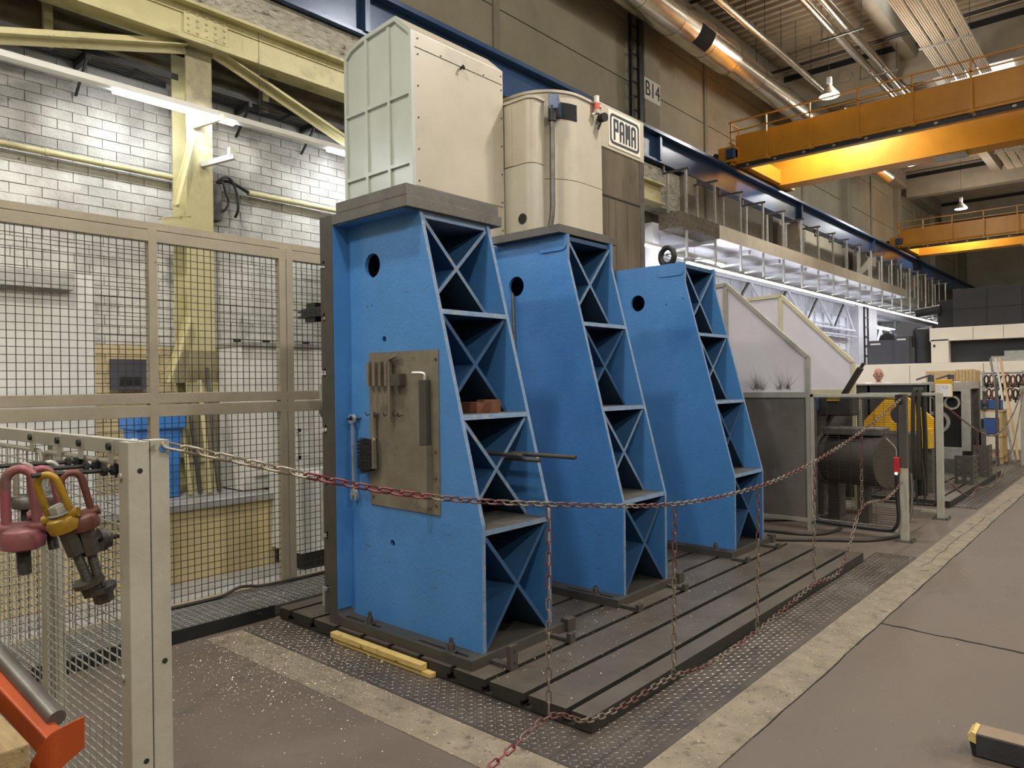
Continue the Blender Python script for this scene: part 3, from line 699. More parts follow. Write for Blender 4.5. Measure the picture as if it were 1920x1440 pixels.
# ---- high-bay pendant lamps (each carries its own light)
def lamp_and_fill(x, y, z, t=None):
    for kind, e, dz in (('SPOT', LAMP_W, -.03), ('POINT', LAMP_W * FILL, .30)):      # open mouth, and an added point fill that brightens upper wall and ceiling
        ld = bpy.data.lights.new('lamp_and_fill_light', kind); ld.energy = e; ld.color = LAMP_COL; ld.shadow_soft_size = .20
        if kind == 'SPOT': ld.spot_size = R(160); ld.spot_blend = .5
        lo = bpy.data.objects.new('lamp_and_fill_light', ld); COL.objects.link(lo)
        if t: adopt(lo, t)
        lo.location = (x, y, z + dz) if kind == 'SPOT' else (x + .32, y, z + .1)
def lamp(x, y, z, label):
    t = thing('pendant_lamp', label, 'lamp', (x, y, z), 'high-bay pendant lamps')
    m = MB(); m.lathe([(.05, .26), (.07, .22), (.11, .16), (.215, .02), (.22, 0), (.21, 0), (.10, .15), (.04, .2)], (x, y, z), n=24)
    m.build('reflector', M['alu'], t, smooth=True)
    MB().box(x - .05, x + .05, y - .05, y + .05, z + .26, z + .42).build('ballast', M['galv'], t, bevel=.008)
    MB().cyl((x, y, z + .005), (x, y, z + .012), .20, 24).build('diffuser', M['lampglow'], t)
    MB().cyl((x, y, z + .42), (x, y, 10.05), .005, 5).build('cord', M['black'], t)
    lamp_and_fill(x, y, z, t)
lamp(-5.28, 16.62, 7.88, 'pendant lamp over the near orange crane')
lamp(-5.22, 23.3, 7.82, 'pendant lamp glimpsed just below the near orange crane')
lamp(-5.25, 30.9, 7.86, 'small pendant lamp above the far orange crane')
for x, y in ((-2.9, .7), (-2.9, 7.7), (2.8, -2.5), (2.8, 4.2), (2.8, 11.0), (2.8, 18), (2.8, 25), (2.8, 32), (7, 1), (7, 11), (-5.6, -3.2)): lamp_and_fill(x, y, 7.88)

# ================================================================== ORANGE BRIDGE CRANES
def crane(y0, which):
    t = thing('bridge_crane', '%s orange double-girder bridge crane spanning the hall' % which, 'crane', (0, y0 + 1.3, 6.42))
    XR = 8.6
    MB().box(-6.85, XR, y0, y0 + .55, 6.45, 7.06).build('near_girder', M['orange'], t)
    MB().prism([(y0 - .10, 6.44), (y0 + .02, 6.52), (y0 + .02, 6.42), (y0 - .10, 6.41)], 'x', -6.85, XR).build('girder_lip', M['orange'], t)
    MB().box(-7.0, XR, y0 + 2.3, y0 + 2.8, 6.41, 7.06).build('far_girder', M['orange'], t)
    MB().box(-7.15, -6.75, y0 - .25, y0 + 3.2, 6.44, 6.78).build('end_carriage', M['orange'], t, bevel=.01)
    for y in (y0 - .05, y0 + 2.9): MB().cyl((-7.10, y, 6.50), (-6.95, y, 6.50), .09, 16).build('wheel', M['steel_dk'], t)
    MB().cyl((-7.2, y0 - .28, 6.62), (-7.2, y0 - .05, 6.62), .06, 12).build('buffer', M['black'], t)
    MB().box(-6.95, -6.75, y0 - .32, y0 - .12, 6.5, 6.72).build('drive_motor', M['bluegird'], t, bevel=.02)
    MB().box(-6.8, XR, y0 - .04, y0 + .03, 6.33, 6.405).build('festoon_rail', M['anth'], t)
    for i in range(24): MB().box(-6.6 + i * .6, -6.54 + i * .6, y0 - .055, y0 - .04, 6.35, 6.385).build('festoon_clip', M['galv'], t)
    for i, z in enumerate((7.29, 7.08)): MB().box(-6.9, XR, y0 - .215, y0 - .19, z, z + .025).build('handrail', M['orange'], t)
    MB().box(-6.92, -6.895, y0 - .21, y0 + .3, 7.29, 7.315).box(-6.92, -6.895, y0 - .21, y0 + .3, 6.86, 6.88).box(-6.92, -6.895, y0 + .28, y0 + .3, 6.86, 7.3).build('end_rail', M['orange'], t)
    for x in (-6.88, -6.1, -5.2, -4.28, -3.34, -2.4, -1.45, -.5, .5, 1.5):
        p = MB().box(x, x + .03, y0 - .215, y0 - .185, 6.40, 7.3).build('rail_post', M['orange'], t)
        MB().box(x - .03, x + .05, y0 - .2, y0 - .08, 6.38, 6.42).build('post_foot', M['orange'], p)
    for p0, p1 in (((-6.9, y0 + 1.2, 6.44), (-6.9, y0 + 2.2, 6.44)),):
        MB().box(-6.96, -6.84, y0 + .6, y0 + 2.3, 6.42, 6.44).build('carriage_ledge', M['orange'], t)
    MB().box(-3.5, -2.9, y0 + 2.35, y0 + 2.75, 6.36, 6.41).build('hoist_rail_joint', M['galv'], t)
crane(15.3, 'nearer, larger-looking')
crane(29.1, 'farther, smaller-looking')

# ================================================================== T-SLOT BED
def bed(name, label, x0, x1, y0, y1, slots, top=.085):
    t = thing(name, label, 'bed plate', ((x0 + x1) / 2, y0, 0))
    xs = [x0] + [c for s in slots for c in (s - .017, s + .017)] + [x1]
    for i in range(0, len(xs), 2):
        a, b = xs[i], xs[i + 1]
        prof = [(a, top), (b, top), (b, .045), (b - (.022 if i + 2 < len(xs) else 0), .045), (b - (.022 if i + 2 < len(xs) else 0), .012), (a + (.022 if i else 0), .012), (a + (.022 if i else 0), .045), (a, .045)]
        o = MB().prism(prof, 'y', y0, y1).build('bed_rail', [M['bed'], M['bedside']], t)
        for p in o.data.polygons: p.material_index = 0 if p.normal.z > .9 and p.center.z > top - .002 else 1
    MB().box(x0 + .01, x1 - .01, y0 + .004, y1, .0, .014).build('bed_foot', M['slot'], t)
    return t
SL = [-2.131 - .2712 * i for i in range(9, -1, -1)]
b1 = bed('machine_bed', 'dark cast iron T-slot bed under the blue angle plates', -4.72, -2.0, 2.79, 7.04, SL)
m = MB()
for cx, cy, r in ((-2.27, 2.95, .055), (-2.22, 3.12, .026), (-2.30, 6.02, .05), (-2.55, 5.1, .05), (-2.26, 4.4, .05)):
    m.cyl((cx, cy, .0845), (cx, cy, .0862), r, 28)
m.build('plug_disc', M['bed'], b1)
bed('machine_bed', 'farther T-slot bed beside the steel posts and perforated blocks', -4.4, -1.98, 10.65, 14.75, [-2.131 - .2712 * i for i in range(7, -1, -1)])

# ================================================================== BLUE ANGLE PLATES
def angle_plate(y0, y1, kind, label):
    t = thing('angle_plate', label, 'angle plate', (-3.5, (y0 + y1) / 2, .085), 'blue box angle plates on the bed')
    ya, yb = y0 - .118, y1 + .10
    slot_y = ya + .042
    holes = [rrect(-4.02, -3.66, slot_y - .013, slot_y + .013, .0125), rrect(-3.30, -2.88, slot_y - .013, slot_y + .013, .0125)]
    MB().prism([(-4.15, ya), (-2.815, ya), (-2.815, yb), (-4.15, yb)], 'z', .085, .142, holes).build('base_plate', M['iron'], t)
    MB().prism([(-4.06, .142), (-4.06, .182), (-4.049, .160), (-4.03, .148), (-4.01, .142)], 'y', ya + .001, y0).build('fillet', M['iron'], t)
    # T-slotted working face
    prof = [(-4.06, .142), (-4.06, 2.79), (-4.20, 2.79)]
    for z in (2.47, 2.12, 1.75, 1.37, 1.02, .66, .30):
        prof += [(-4.20, z + .014), (-4.175, z + .014), (-4.175, z + .028), (-4.152, z + .028), (-4.152, z - .028), (-4.175, z - .028), (-4.175, z - .014), (-4.20, z - .014)]
    prof += [(-4.20, .142)]
    MB().prism(prof, 'y', ya, yb).build('working_face', M['iron'], t)
    if kind == 1:
        zt = 2.73; kink = (-3.331, 2.73); mid = None; zk = .86
        MB().box(-4.06, -4.054, ya + .004, y0, .185, 2.722).build('painted_rim', M['blue'], t)
        MB().box(-4.054, -3.35, ya + .012, y0, 2.716, 2.722).build('painted_rim', M['blue'], t)
        MB().box(-4.06, -3.305, ya, yb, 2.722, 2.79).build('top_flange', [M['iron_lt']], t, bevel=.003)
        MB().box(-4.015, -3.31, ya, ya + .81, 2.79, 2.86).build('top_plate', M['iron_lt'], t, bevel=.003)
    else:
        zt = 2.785; kink = (-3.30, 2.785); mid = (-3.30, 2.59); zk = .79
        MB().box(-4.06, -3.32, y0 + .028, y1 - .028, 2.74, 2.772).build('top_web', M['blue_in_shade'], t)
        if kind == 2: MB().box(-4.02, -3.312, ya + .04, yb - .02, 2.787, 2.85).build('top_plate', M['iron_lt'], t, bevel=.003)
    poly = [(-4.06, .142), (-2.842, .142), (-2.837, zk)] + ([mid] if mid else []) + [kink, (-4.06, zt)]
    hl = [circ(-3.79 if kind == 1 else -3.815, 2.437, .079, 28)]
    if kind == 1: hl += [circ(-3.68, 1.954, .021), circ(-3.624, .66, .023), circ(-3.845, 2.175, .006, 8), circ(-3.80, 2.178, .006, 8)]
    if kind == 3: hl += [circ(-3.50, 2.40, .008, 8), circ(-3.32, 2.44, .008, 8)]
    for a, b in ((y0, y0 + .028), (y1 - .028, y1)):
        o = MB().prism(poly, 'y', a, b, hl).build('side_plate', [M['blue'], M['blue_edge'], M['gasket']], t)
        for p in o.data.polygons:
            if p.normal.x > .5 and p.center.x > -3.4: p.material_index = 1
    if kind > 1:        # welded doubler at the upper corner
        MB().prism(rrect(-3.58, -3.302, 2.665, 2.784, .05), 'y', y0 - .010, y0).build('doubler_plate', M['blue'], t, bevel=.004)
    m = MB()
    for k in range(34):
        cx, cz = random.uniform(-4.0, -2.95), random.choice((random.uniform(.2, .9), random.uniform(.2, 2.5)))
        if cz > .8 and cx > -2.9 - (cz - .8) * .27: continue
        n_ = random.randint(1, 5)
        for q_ in range(n_):
            x_, z_ = cx + random.gauss(0, .04), cz + random.gauss(0, .008); l_, h_ = random.uniform(.008, .04), random.uniform(.001, .004); s_ = random.uniform(-.006, .006)
            if x_ + l_ > -2.87: continue
            m.add([(x_, y0 - .0008, z_), (x_ + l_, y0 - .0008, z_ + s_), (x_ + l_ * .8, y0 - .0008, z_ + s_ + h_), (x_ + l_ * .1, y0 - .0008, z_ + h_ * .7)], [(0, 1, 2, 3)], random.choice((0, 0, 1)))
    m.build('paint_scuffs', [M['scuff'], M['scuff_d']], t, kind='stuff')
    def xf(z):
        if z <= zk: return -2.84
        tt = (z - zk) / ((mid or kink)[1] - zk); return -2.84 + min(1, tt) * ((mid or kink)[0] + 2.84)
    shelf = (.83, 1.48, 2.11) if kind == 1 else (.815, 1.48, 2.115)
    for z in shelf:
        o = MB().prism([(-4.06, z - .03), (xf(z - .03), z - .03), (xf(z), z), (-4.06, z)], 'y', y0 + .028, y1 - .028).build('shelf', [M['blue_in_shade'], M['blue_edge'], M['iron_lt']], t)
        for p in o.data.polygons:
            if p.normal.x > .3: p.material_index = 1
            if p.normal.z > .9: p.material_index = 2
    if kind == 1:
        o = MB().box(-4.06, -3.335, y0 + .028, y1 - .028, 2.68, 2.722).build('top_web', M['blue_edge'], t)
    zs = [.142] + list(shelf) + [2.71 if kind == 1 else 2.77]
    for i in range(4):
        z0, z1 = zs[i], zs[i + 1] - .03
        ym, zm = (y0 + y1) / 2, (z0 + z1) / 2; a, b = y0 + .028, y1 - .028
        L = math.hypot(b - a, z1 - z0); w = .012; ky = w * L / (z1 - z0); kz = w * L / (b - a)
        X = [(a, z0), (a + ky, z0), (ym, zm - kz), (b - ky, z0), (b, z0), (b, z0 + kz), (ym + ky, zm), (b, z1 - kz), (b, z1), (b - ky, z1), (ym, zm + kz), (a + ky, z1), (a, z1), (a, z1 - kz), (ym - ky, zm), (a, z0 + kz)]
        xp = xf(z1) - .012
        o = MB().prism(X, 'x', -4.06, xp).build('cross_rib', [M['blue_in_shade'], M['blue_edge']], t)
        for p in o.data.polygons:
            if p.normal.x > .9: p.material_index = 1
    return t
P1 = angle_plate(2.938, 3.557, 1, 'nearest blue angle plate, with the tool board and spanner on its side')
P2 = angle_plate(4.383, 4.994, 2, 'middle blue angle plate, with a dark plate on top')
P3 = angle_plate(6.205, 6.845, 3, 'farthest blue angle plate, with an eye bolt on top')
# eye bolt on the third plate
t = thing('eye_bolt', 'black lifting eye bolt on top of the farthest angle plate', 'eye bolt', (-3.6, 6.3, 2.77))
MB().tube([(-3.60 + .075 * math.cos(a), 6.42, 2.90 + .085 * math.sin(a)) for a in [2 * math.pi * i / 24 for i in range(24)]], .028, 10, True).build('ring', M['black'], t, smooth=True)
MB().lathe([(.06, 0), (.06, .03), (.03, .05), (.03, .07)], (-3.60, 6.42, 2.772), n=16).build('collar', M['black'], t, smooth=True)
# clamping studs with nuts
def stud(x, y, z, label, h=.075, nutr=.022):
    t = thing('clamp_stud', label, 'bolt', (x, y, z), 'studs clamping the angle plates')
    MB().cyl((x, y, z), (x, y, z + .007), nutr * 1.7, 18).build('washer', M['steel_dk'], t)
    MB().hexa((x, y, z + .007), (x, y, z + .045), nutr).build('nut', M['iron'], t, bevel=.0015)
    MB().cyl((x, y, z - .03), (x, y, z + h), .0125, 12).build('thread', M['iron'], t, smooth=True)
stud(-3.77, 2.862, .142, 'stud and nut in the left slot of the nearest angle plate')
stud(-3.02, 2.862, .142, 'stud and nut in the right slot of the nearest angle plate')
stud(-3.03, 4.307, .142, 'stud and nut on the base of the middle angle plate', .06)
stud(-2.99, 6.129, .142, 'stud and nut on the base of the farthest angle plate', .06)
# stop blocks on the bed in front of each plate
def stop(x, y, h, label, w=.055):
    t = thing('stop_block', label, 'stop block', (x, y, .085), 'iron stop blocks on the bed')
    MB().box(x, x + .03, y, y + w, .086, .085 + h).build('upright', M['iron'], t, bevel=.002)
    MB().box(x - .13, x, y + .01, y + w - .01, .086, .108).build('tongue', M['iron'], t, bevel=.002)
    if h > .1:
        m = MB()
        for z in (.12, .185): m.cyl((x + .0295, y + w / 2, z), (x + .031, y + w / 2, z), .008, 10)
        m.build('screw_hole', M['slot'], t)
stop(-2.685, 2.96, .135, 'tall drilled stop block at the near corner of the nearest angle plate', .062)
stop(-2.685, 3.50, .06, 'low stop block at the far corner of the nearest angle plate')
stop(-2.685, 4.28, .05, 'low stop block at the near corner of the middle angle plate')
stop(-2.685, 4.93, .05, 'low stop block at the far corner of the middle angle plate')
stop(-2.675, 6.03, .05, 'low stop block at the near corner of the farthest angle plate')
stop(-2.675, 6.71, .05, 'low stop block at the far corner of the farthest angle plate')
for k, (y, l) in enumerate(((3.60, 'nearest'), (5.03, 'middle'), (6.88, 'farthest'))):
    tag(MB().box(-2.85, -2.79, y + .06, y + .14, .086, .165).build('packing_block', M['iron'], bevel=.003), 'square iron block at the rear corner of the %s angle plate' % l, 'block')

# ---- tool board with its tools on the first plate
YB = 2.938
t = thing('tool_board', 'grimy steel tool board screwed to the nearest angle plate', 'tool board', (-3.5, YB, .89))
MB().prism([(-3.83, .890), (-3.172, .885), (-3.170, 1.868), (-3.825, 1.873)], 'y', YB - .008, YB).build('back_sheet', M['tool'], t)
for x in (-3.805, -3.745, -3.685, -3.625): MB().box(x, x + .025, YB - .05, YB - .008, 1.655, 1.81).build('slot_divider', M['tool'], t)
MB().box(-3.55, -3.465, YB - .06, YB - .008, 1.655, 1.73).build('holder_block', M['iron'], t, bevel=.002)
MB().box(-3.29, -3.235, YB - .055, YB - .008, .93, 1.30).build('wrench_pocket', M['tool'], t)
for x, z in ((-3.80, .94), (-3.20, .94), (-3.19, 1.81), (-3.81, 1.81), (-3.20, 1.26), (-3.20, 1.1), (-3.47, 1.67), (-3.47, 1.72)): MB().cyl((x, YB - .014, z), (x, YB - .006, z), .008, 10).build('screw', M['iron'], t)
for x in (-3.82, -3.74, -3.64, -3.55, -3.50): MB().tube([(x, YB - .008, 1.475), (x, YB - .04, 1.465), (x + .01, YB - .05, 1.475), (x + .012, YB - .055, 1.49)], .003, 5).build('hook', M['black'], t)
t = thing('square_key', 'long flat steel key hanging on the tool board', 'tool', (-3.58, YB - .03, 1.43))
MB().box(-3.60, -3.575, YB - .045, YB - .025, 1.43, 1.82).build('shaft', M['tool'], t)
MB().bar((-3.60, YB - .035, 1.825), (-3.50, YB - .05, 1.845), .02, .022).build('bent_tip', M['tool'], t)
t = thing('hex_key', 'large bent hex key with bright tip and sleeve on the tool board', 'tool', (-3.27, YB - .04, 1.3))
MB().tube(spline([(-3.262, YB - .035, 1.66), (-3.262, YB - .035, 1.715), (-3.275, YB - .045, 1.728), (-3.33, YB - .07, 1.73)], 4), .011, 8).build('steel_key', M['steel'], t, smooth=True)
MB().box(-3.292, -3.237, YB - .058, YB - .010, 1.30, 1.69).build('handle_sleeve', M['iron'], t, bevel=.004)
t = thing('hand_brush', 'black bristle hand brush hanging on the tool board', 'brush', (-3.75, YB - .03, 1.1))
MB().bar((-3.765, YB - .03, 1.49), (-3.76, YB - .03, 1.32), .022, .030).bar((-3.76, YB - .03, 1.32), (-3.735, YB - .05, 1.30), .02, .024).bar((-3.74, YB - .05, 1.31), (-3.735, YB - .05, 1.13), .024, .024).build('handle', M['tool'], t)
m = MB()
for i in range(900):
    z = random.uniform(1.12, 1.31); L = .165 + random.uniform(-.012, .012) - abs(z - 1.22) * .12
    y = YB - .05 + random.uniform(-.02, .02); dz = (z - 1.22) * .25 - .012 + random.uniform(-.01, .01)
    m.add([(-3.745, y, z - .0015), (-3.745, y, z + .0015), (-3.745 - L, y + random.uniform(-.012, .012), z + dz)], [(0, 1, 2)])
for i in range(8): m.box(-3.89, -3.745, YB - .068, YB - .032, 1.125 + i * .0235, 1.14 + i * .0235)
m.build('bristles', M['cablec'], t, kind='stuff')
t = thing('combination_spanner', 'long chrome combination spanner hanging left of the tool board', 'spanner', (-3.98, 2.90, .9))
MB().prism(circ(-3.985, 1.44, .033, 20), 'y', 2.895, 2.915, [circ(-3.985, 1.44, .021, 12)]).build('ring_end', M['steel'], t, bevel=.003)
MB().prism([(-3.995, 1.41), (-3.975, 1.41), (-3.965, .975), (-3.985, .975)], 'y', 2.90, 2.912).build('shank', M['steel'], t, bevel=.003)
MB().prism([(-3.972, .985), (-3.945, .965), (-3.940, .935), (-3.950, .905), (-3.962, .905), (-3.960, .935), (-3.978, .940), (-3.984, .905), (-4.0, .915), (-4.008, .940), (-3.998, .970)], 'y', 2.895, 2.915).build('open_end', M['steel'], t, bevel=.002)
tag(MB().cyl((-3.985, 2.87, 1.442), (-3.985, 2.94, 1.442), .008, 8).tube([(-3.99, 2.938, 1.445), (-3.93, 2.925, 1.44), (-3.925, 2.93, 1.45)], .005, 6).build('hook_peg', M['black']), 'black peg hook holding the chrome spanner', 'hook')
# clamp attached to the working face
t = thing('clamp_bracket', 'black clamp bracket bolted to the working face of the nearest angle plate', 'clamp', (-4.3, 2.85, 2.12))
MB().box(-4.46, -4.20, 2.83, 2.90, 2.135, 2.20).build('clamp_body', M['black'], t, bevel=.004)
MB().box(-4.40, -4.29, 2.835, 2.895, 2.20, 2.235).build('upper_block', M['black'], t, bevel=.003)
MB().box(-4.42, -4.30, 2.84, 2.89, 2.105, 2.135).build('lower_block', M['black'], t)
for z in (2.15, 2.19): MB().cyl((-4.54, 2.865, z), (-4.46, 2.865, z), .011, 10).build('pin', M['iron'], t, smooth=True)
m = MB()
for x in (-4.40, -4.34, -4.28, -4.22): m.cyl((x, 2.829, 2.168), (x, 2.831, 2.168), .011, 12)
m.build('screw_hole', M['slot'], t)
for k, (z, r, lb) in enumerate(((1.50, .085, 'larger'), (1.24, .06, 'smaller'))):
    tt = thing('locating_disc', '%s round steel locator on the working face of the nearest plate' % lb, 'locator', (-4.22, 2.9, z))
    MB().cyl((-4.235, 2.905, z), (-4.20, 2.905, z), r, 24).build('disc', M['steel_dk'], tt, smooth=True)
    MB().sphere((-4.235, 2.905, z), r * .8, 8, (.55, 1, 1)).build('dome', M['steel_dk'], tt, smooth=True)
for k, (z0, z1) in enumerate(((1.56, 1.68), (.62, 1.10), (.17, .30))):
    tag(MB().box(-4.26, -4.20, 2.84, 3.1, z0, z1).build('locating_rail', M['galv'], bevel=.003), '%s steel rail bolted to the working face of the nearest plate' % ('upper', 'longest middle', 'lowest short')[k], 'rail')
# items lying in the shelves and leaning behind
t = thing('copper_block', 'rust-brown block on a shelf of the nearest angle plate', 'block', (-3.2, 3.3, 1.48))
MB().prism([(3.20, 1.481), (3.42, 1.481), (3.42, 1.56), (3.34, 1.56), (3.32, 1.535), (3.20, 1.55)], 'x', -3.25, -3.12).build('body', M['copper'], t, bevel=.004)
MB().prism([(3.27, 1.481), (3.34, 1.481), (3.33, 1.53), (3.29, 1.545)], 'x', -3.12, -3.07).build('chipped_piece', M['copper'], t)
for k, (y, z, x0, x1) in enumerate(((3.34, 1.20, -3.5, -2.74), (3.40, 1.225, -3.5, -2.52), (3.31, 1.225, -3.5, -2.85))):
    o = MB(); o.cyl((x0, y, z), (x1, y, z), .013, 12); o.cyl((x1 - .001, y, z), (x1 + .001, y, z), .008, 10, mi=1)
    tag(o.build('steel_rod', [M['iron'], M['slot']], smooth=True), '%s dark steel tube poking out of the nearest angle plate ribs' % ('middle', 'longest', 'shortest')[k], 'rod')
tag(MB().cyl((-3.80, 4.345, 1.6), (-3.835, 4.36, 2.385), .012, 10).build('steel_rod', M['steel_dk'], smooth=True), 'thin steel rod leaning at the hole of the middle angle plate', 'rod')
# two yellow timber planks on the floor against the bed
t = tag(MB().box(-4.0, -3.07, 2.745, 2.79, .005, .032).build('timber_plank', M['wood_y'], bevel=.003), 'lower yellow timber plank on the floor against the bed', 'plank')
t = tag(MB().box(-4.02, -3.14, 2.735, 2.785, .033, .070).build('timber_plank', M['wood_y'], bevel=.004), 'upper yellow timber plank stacked against the bed', 'plank')

# ================================================================== CREAM BORING MACHINE BEHIND
t = thing('boring_machine', 'cream floor boring machine column behind the blue angle plates', 'machine', (-5.5, 6.2, 0))
out = [(-6.26, 3.05), (-6.25, 5.03), (-6.16, 5.12), (-5.95, 5.17), (-5.42, 5.21), (-5.20, 5.01), (-5.20, 3.05)]
MB().prism(out, 'y', 4.56, 5.80).build('headstock_cabinet', [M['machine']], t, bevel=.008)
fr = MB().prism(out, 'y', 4.515, 4.56, [[(-6.22, 3.1), (-5.24, 3.1), (-5.24, 4.99), (-5.44, 5.165), (-5.94, 5.13), (-6.13, 5.085), (-6.215, 5.02)]])
fr.build('cabinet_frame', M['machine_g'], t)
MB().prism([(-6.22, 3.1), (-5.24, 3.1), (-5.24, 4.99), (-5.44, 5.165), (-5.94, 5.13), (-6.13, 5.085), (-6.215, 5.02)], 'y', 4.545, 4.558).build('cabinet_end_sheet', M['machine_g'], t)
for x in (-5.91, -5.56): MB().box(x, x + .035, 4.517, 4.546, 3.1, 5.14).build('rib', M['machine_g'], t)
for z in (4.42, 3.76): MB().box(-6.22, -5.24, 4.519, 4.546, z, z + .035).build('rib', M['machine_g'], t)
MB().box(-5.201, -5.195, 4.56, 5.78, 4.86, 4.862).box(-5.201, -5.195, 4.56, 5.78, 3.55, 3.552).build('panel_seam', M['slot'], t)
m = MB()
for z in (3.3, 3.6, 3.9, 4.2, 4.5, 4.8, 4.95):
    for y in (4.60, 5.77): m.cyl((-5.2, y, z), (-5.194, y, z), .008, 8)
for y in (4.9, 5.2, 5.5): m.cyl((-5.2, y, 4.88), (-5.194, y, 4.88), .008, 8)
m.build('panel_screw', M['black'], t)
MB().tube([(-5.2, 5.17, 4.84), (-5.16, 5.17, 4.86), (-5.15, 5.17, 4.84), (-5.16, 5.17, 4.82)], .012, 6).build('cabinet_knob', M['black'], t)
# two rounded covers and the end column
def rcover(x0, x1, y0, y1, r, n=8):
    p = [(x0, y0)]
    for i in range(n + 1): a = R(-90 + 90 * i / n); p.append((x1 - r + r * math.cos(a), y0 + r + r * math.sin(a)))
    return p + [(x1, y1), (x0, y1)]
c1 = rcover(-5.6, -4.83, 5.83, 6.04, .10)
MB().prism(c1, 'z', 3.98, 4.65).build('cover_upper', M['machine'], t, smooth=True)
MB().prism(c1, 'z', 2.2, 3.972).build('cover_lower', M['machine_l'], t, smooth=True)
MB().prism(rcover(-5.61, -4.815, 5.815, 6.04, .11), 'z', 4.65, 4.68).build('cover_lip', M['machine'], t, smooth=True)
MB().box(-5.199, -5.10, 5.822, 5.829, 3.98, 4.62).build('cover_strip', M['machine'], t)
c2 = rcover(-5.6, -4.77, 6.10, 7.02, .52, 12)
MB().prism(c2, 'z', 3.90, 4.84).build('cover_upper', M['machine'], t, smooth=True)
MB().prism(c2, 'z', 2.2, 3.893).build('cover_lower', M['machine'], t, smooth=True)
MB().prism(rcover(-5.61, -4.755, 6.085, 7.02, .53, 12), 'z', 4.84, 4.87).build('cover_lip', M['machine'], t, smooth=True)
def cov_patch(a0, a1, z0, z1, r, n=6):
    cx, cy = -4.77 - .52, 6.62; vs = []
    for rr in (r - .02, r + .005):
        for z in (z0, z1):
            for k in range(n + 1): a = R(a0 + (a1 - a0) * k / n); vs.append((cx + rr * math.cos(a), cy + rr * math.sin(a), z))
    q = n + 1; fs = []
    for k in range(n): fs += [(k, k + 1, q + k + 1, q + k), (2 * q + k, 3 * q + k, 3 * q + k + 1, 2 * q + k + 1), (k, 2 * q + k, 2 * q + k + 1, k + 1), (q + k, q + k + 1, 3 * q + k + 1, 3 * q + k)]
    fs += [(0, q, 3 * q, 2 * q), (n, 2 * q + n, 3 * q + n, q + n)]
    return MB().add(vs, fs)
cov_patch(-38, -8, 4.56, 4.74, .52).build('cover_window', M['gasket'], t, smooth=True)
MB().bar((-4.72, 6.06, 4.64), (-4.90, 6.36, 4.64), .10, .16).build('blue_arm', M['bluegird'], t, bevel=.006)
MB().tube(spline([(-4.755, 6.085, 4.56), (-4.76, 6.085, 4.2), (-4.765, 6.085, 3.8), (-4.77, 6.085, 3.5), (-4.80, 6.075, 3.3), (-4.84, 6.07, 3.1)], 5), .028, 10).build('hose', M['steel_dk'], t, smooth=True)
MB().cyl((-4.755, 6.085, 4.44), (-4.755, 6.085, 4.60), .042, 12).build('hose_cuff', M['black'], t, smooth=True)
MB().box(-5.6, -4.82, 7.02, 8.0, .2, 4.95).build('column', M['machine'], t, bevel=.006)
MB().box(-4.82, -4.805, 7.06, 7.98, 1.0, 4.42).build('grimy_slideway', M['machine_d'], t)
MB().box(-4.83, -4.80, 7.90, 8.0, 1.0, 4.95).build('slide_edge', M['steel_dk'], t)
for y in (7.2, 7.35, 7.6): MB().box(-4.806, -4.80, y, y + .012, 1.0, 3.85).build('slide_seam', M['machine_d'], t)
MB().box(-4.806, -4.80, 7.08, 7.9, 3.85, 3.87).build('slide_seam', M['slot'], t)
MB().box(-4.82, -4.795, 7.06, 8.0, 4.42, 4.93).build('sign_backing', M['machine'], t, bevel=.004)
MB().box(-4.795, -4.788, 7.20, 7.90, 4.465, 4.895).build('name_plate', M['mwhite'], t)
m = MB()
m.prism(rrect(7.23, 7.87, 4.50, 4.86, .06), 'x', -4.788, -4.784, [rrect(7.258, 7.842, 4.528, 4.832, .045)])
def letters(m, s, y0, z0, w, h, k, gap, x0, x1):
    for ch in s:
        bx = []
        if ch == 'P': bx = [(0, k, 0, h), (k, w, h - k, h), (w - k, w, h * .42, h - k), (k, w - k, h * .42, h * .42 + k)]
        if ch == 'A': bx = [(0, k, 0, h - k * .6), (w - k, w, 0, h - k * .6), (k * .5, w - k * .5, h - k, h), (k, w - k, h * .38, h * .38 + k)]
        if ch == 'M': bx = [(0, k, 0, h), (w - k, w, 0, h), (w / 2 - k / 2, w / 2 + k / 2, h * .3, h - k * .5), (k, w / 2 - k / 2, h - k * 1.3, h - k * .3), (w / 2 + k / 2, w - k, h - k * 1.3, h - k * .3)]
        for a, b, c, d in bx: m.box(x0, x1, y0 + a, y0 + b, z0 + c, z0 + d)
        y0 += w + gap
letters(m, 'PAMA', 7.305, 4.555, .105, .25, .034, .024, -4.788, -4.784)
m.build('name_lettering', M['print'], t)
MB().cyl((-4.72, 6.86, 4.72), (-4.72, 6.86, 4.76), .035, 14).cyl((-4.74, 6.80, 4.70), (-4.72, 6.86, 4.73), .015, 8).build('beacon_base', M['machine'], t)
MB().cyl((-4.72, 6.86, 4.76), (-4.72, 6.86, 4.84), .034, 14).build('beacon_lens', M['amber'], t, smooth=True)
MB().cyl((-4.72, 6.86, 4.84), (-4.72, 6.86, 4.92), .032, 14).build('beacon_cap', M['clear'], t, smooth=True)
MB().cyl((-4.74, 6.96, 4.70), (-4.66, 6.94, 4.69), .05, 14).cyl((-4.72, 6.94, 4.64), (-4.73, 6.9, 4.56), .012, 6).build('horn', M['black'], t, smooth=True)
MB().cyl((-4.97, 5.832, 3.40), (-4.97, 5.822, 3.40), .055, 20).build('grommet', M['cablec'], t)
MB().box(-6.2, -5.3, 4.7, 8.0, .0, 3.3).build('lower_column', M['machine_d'], t)

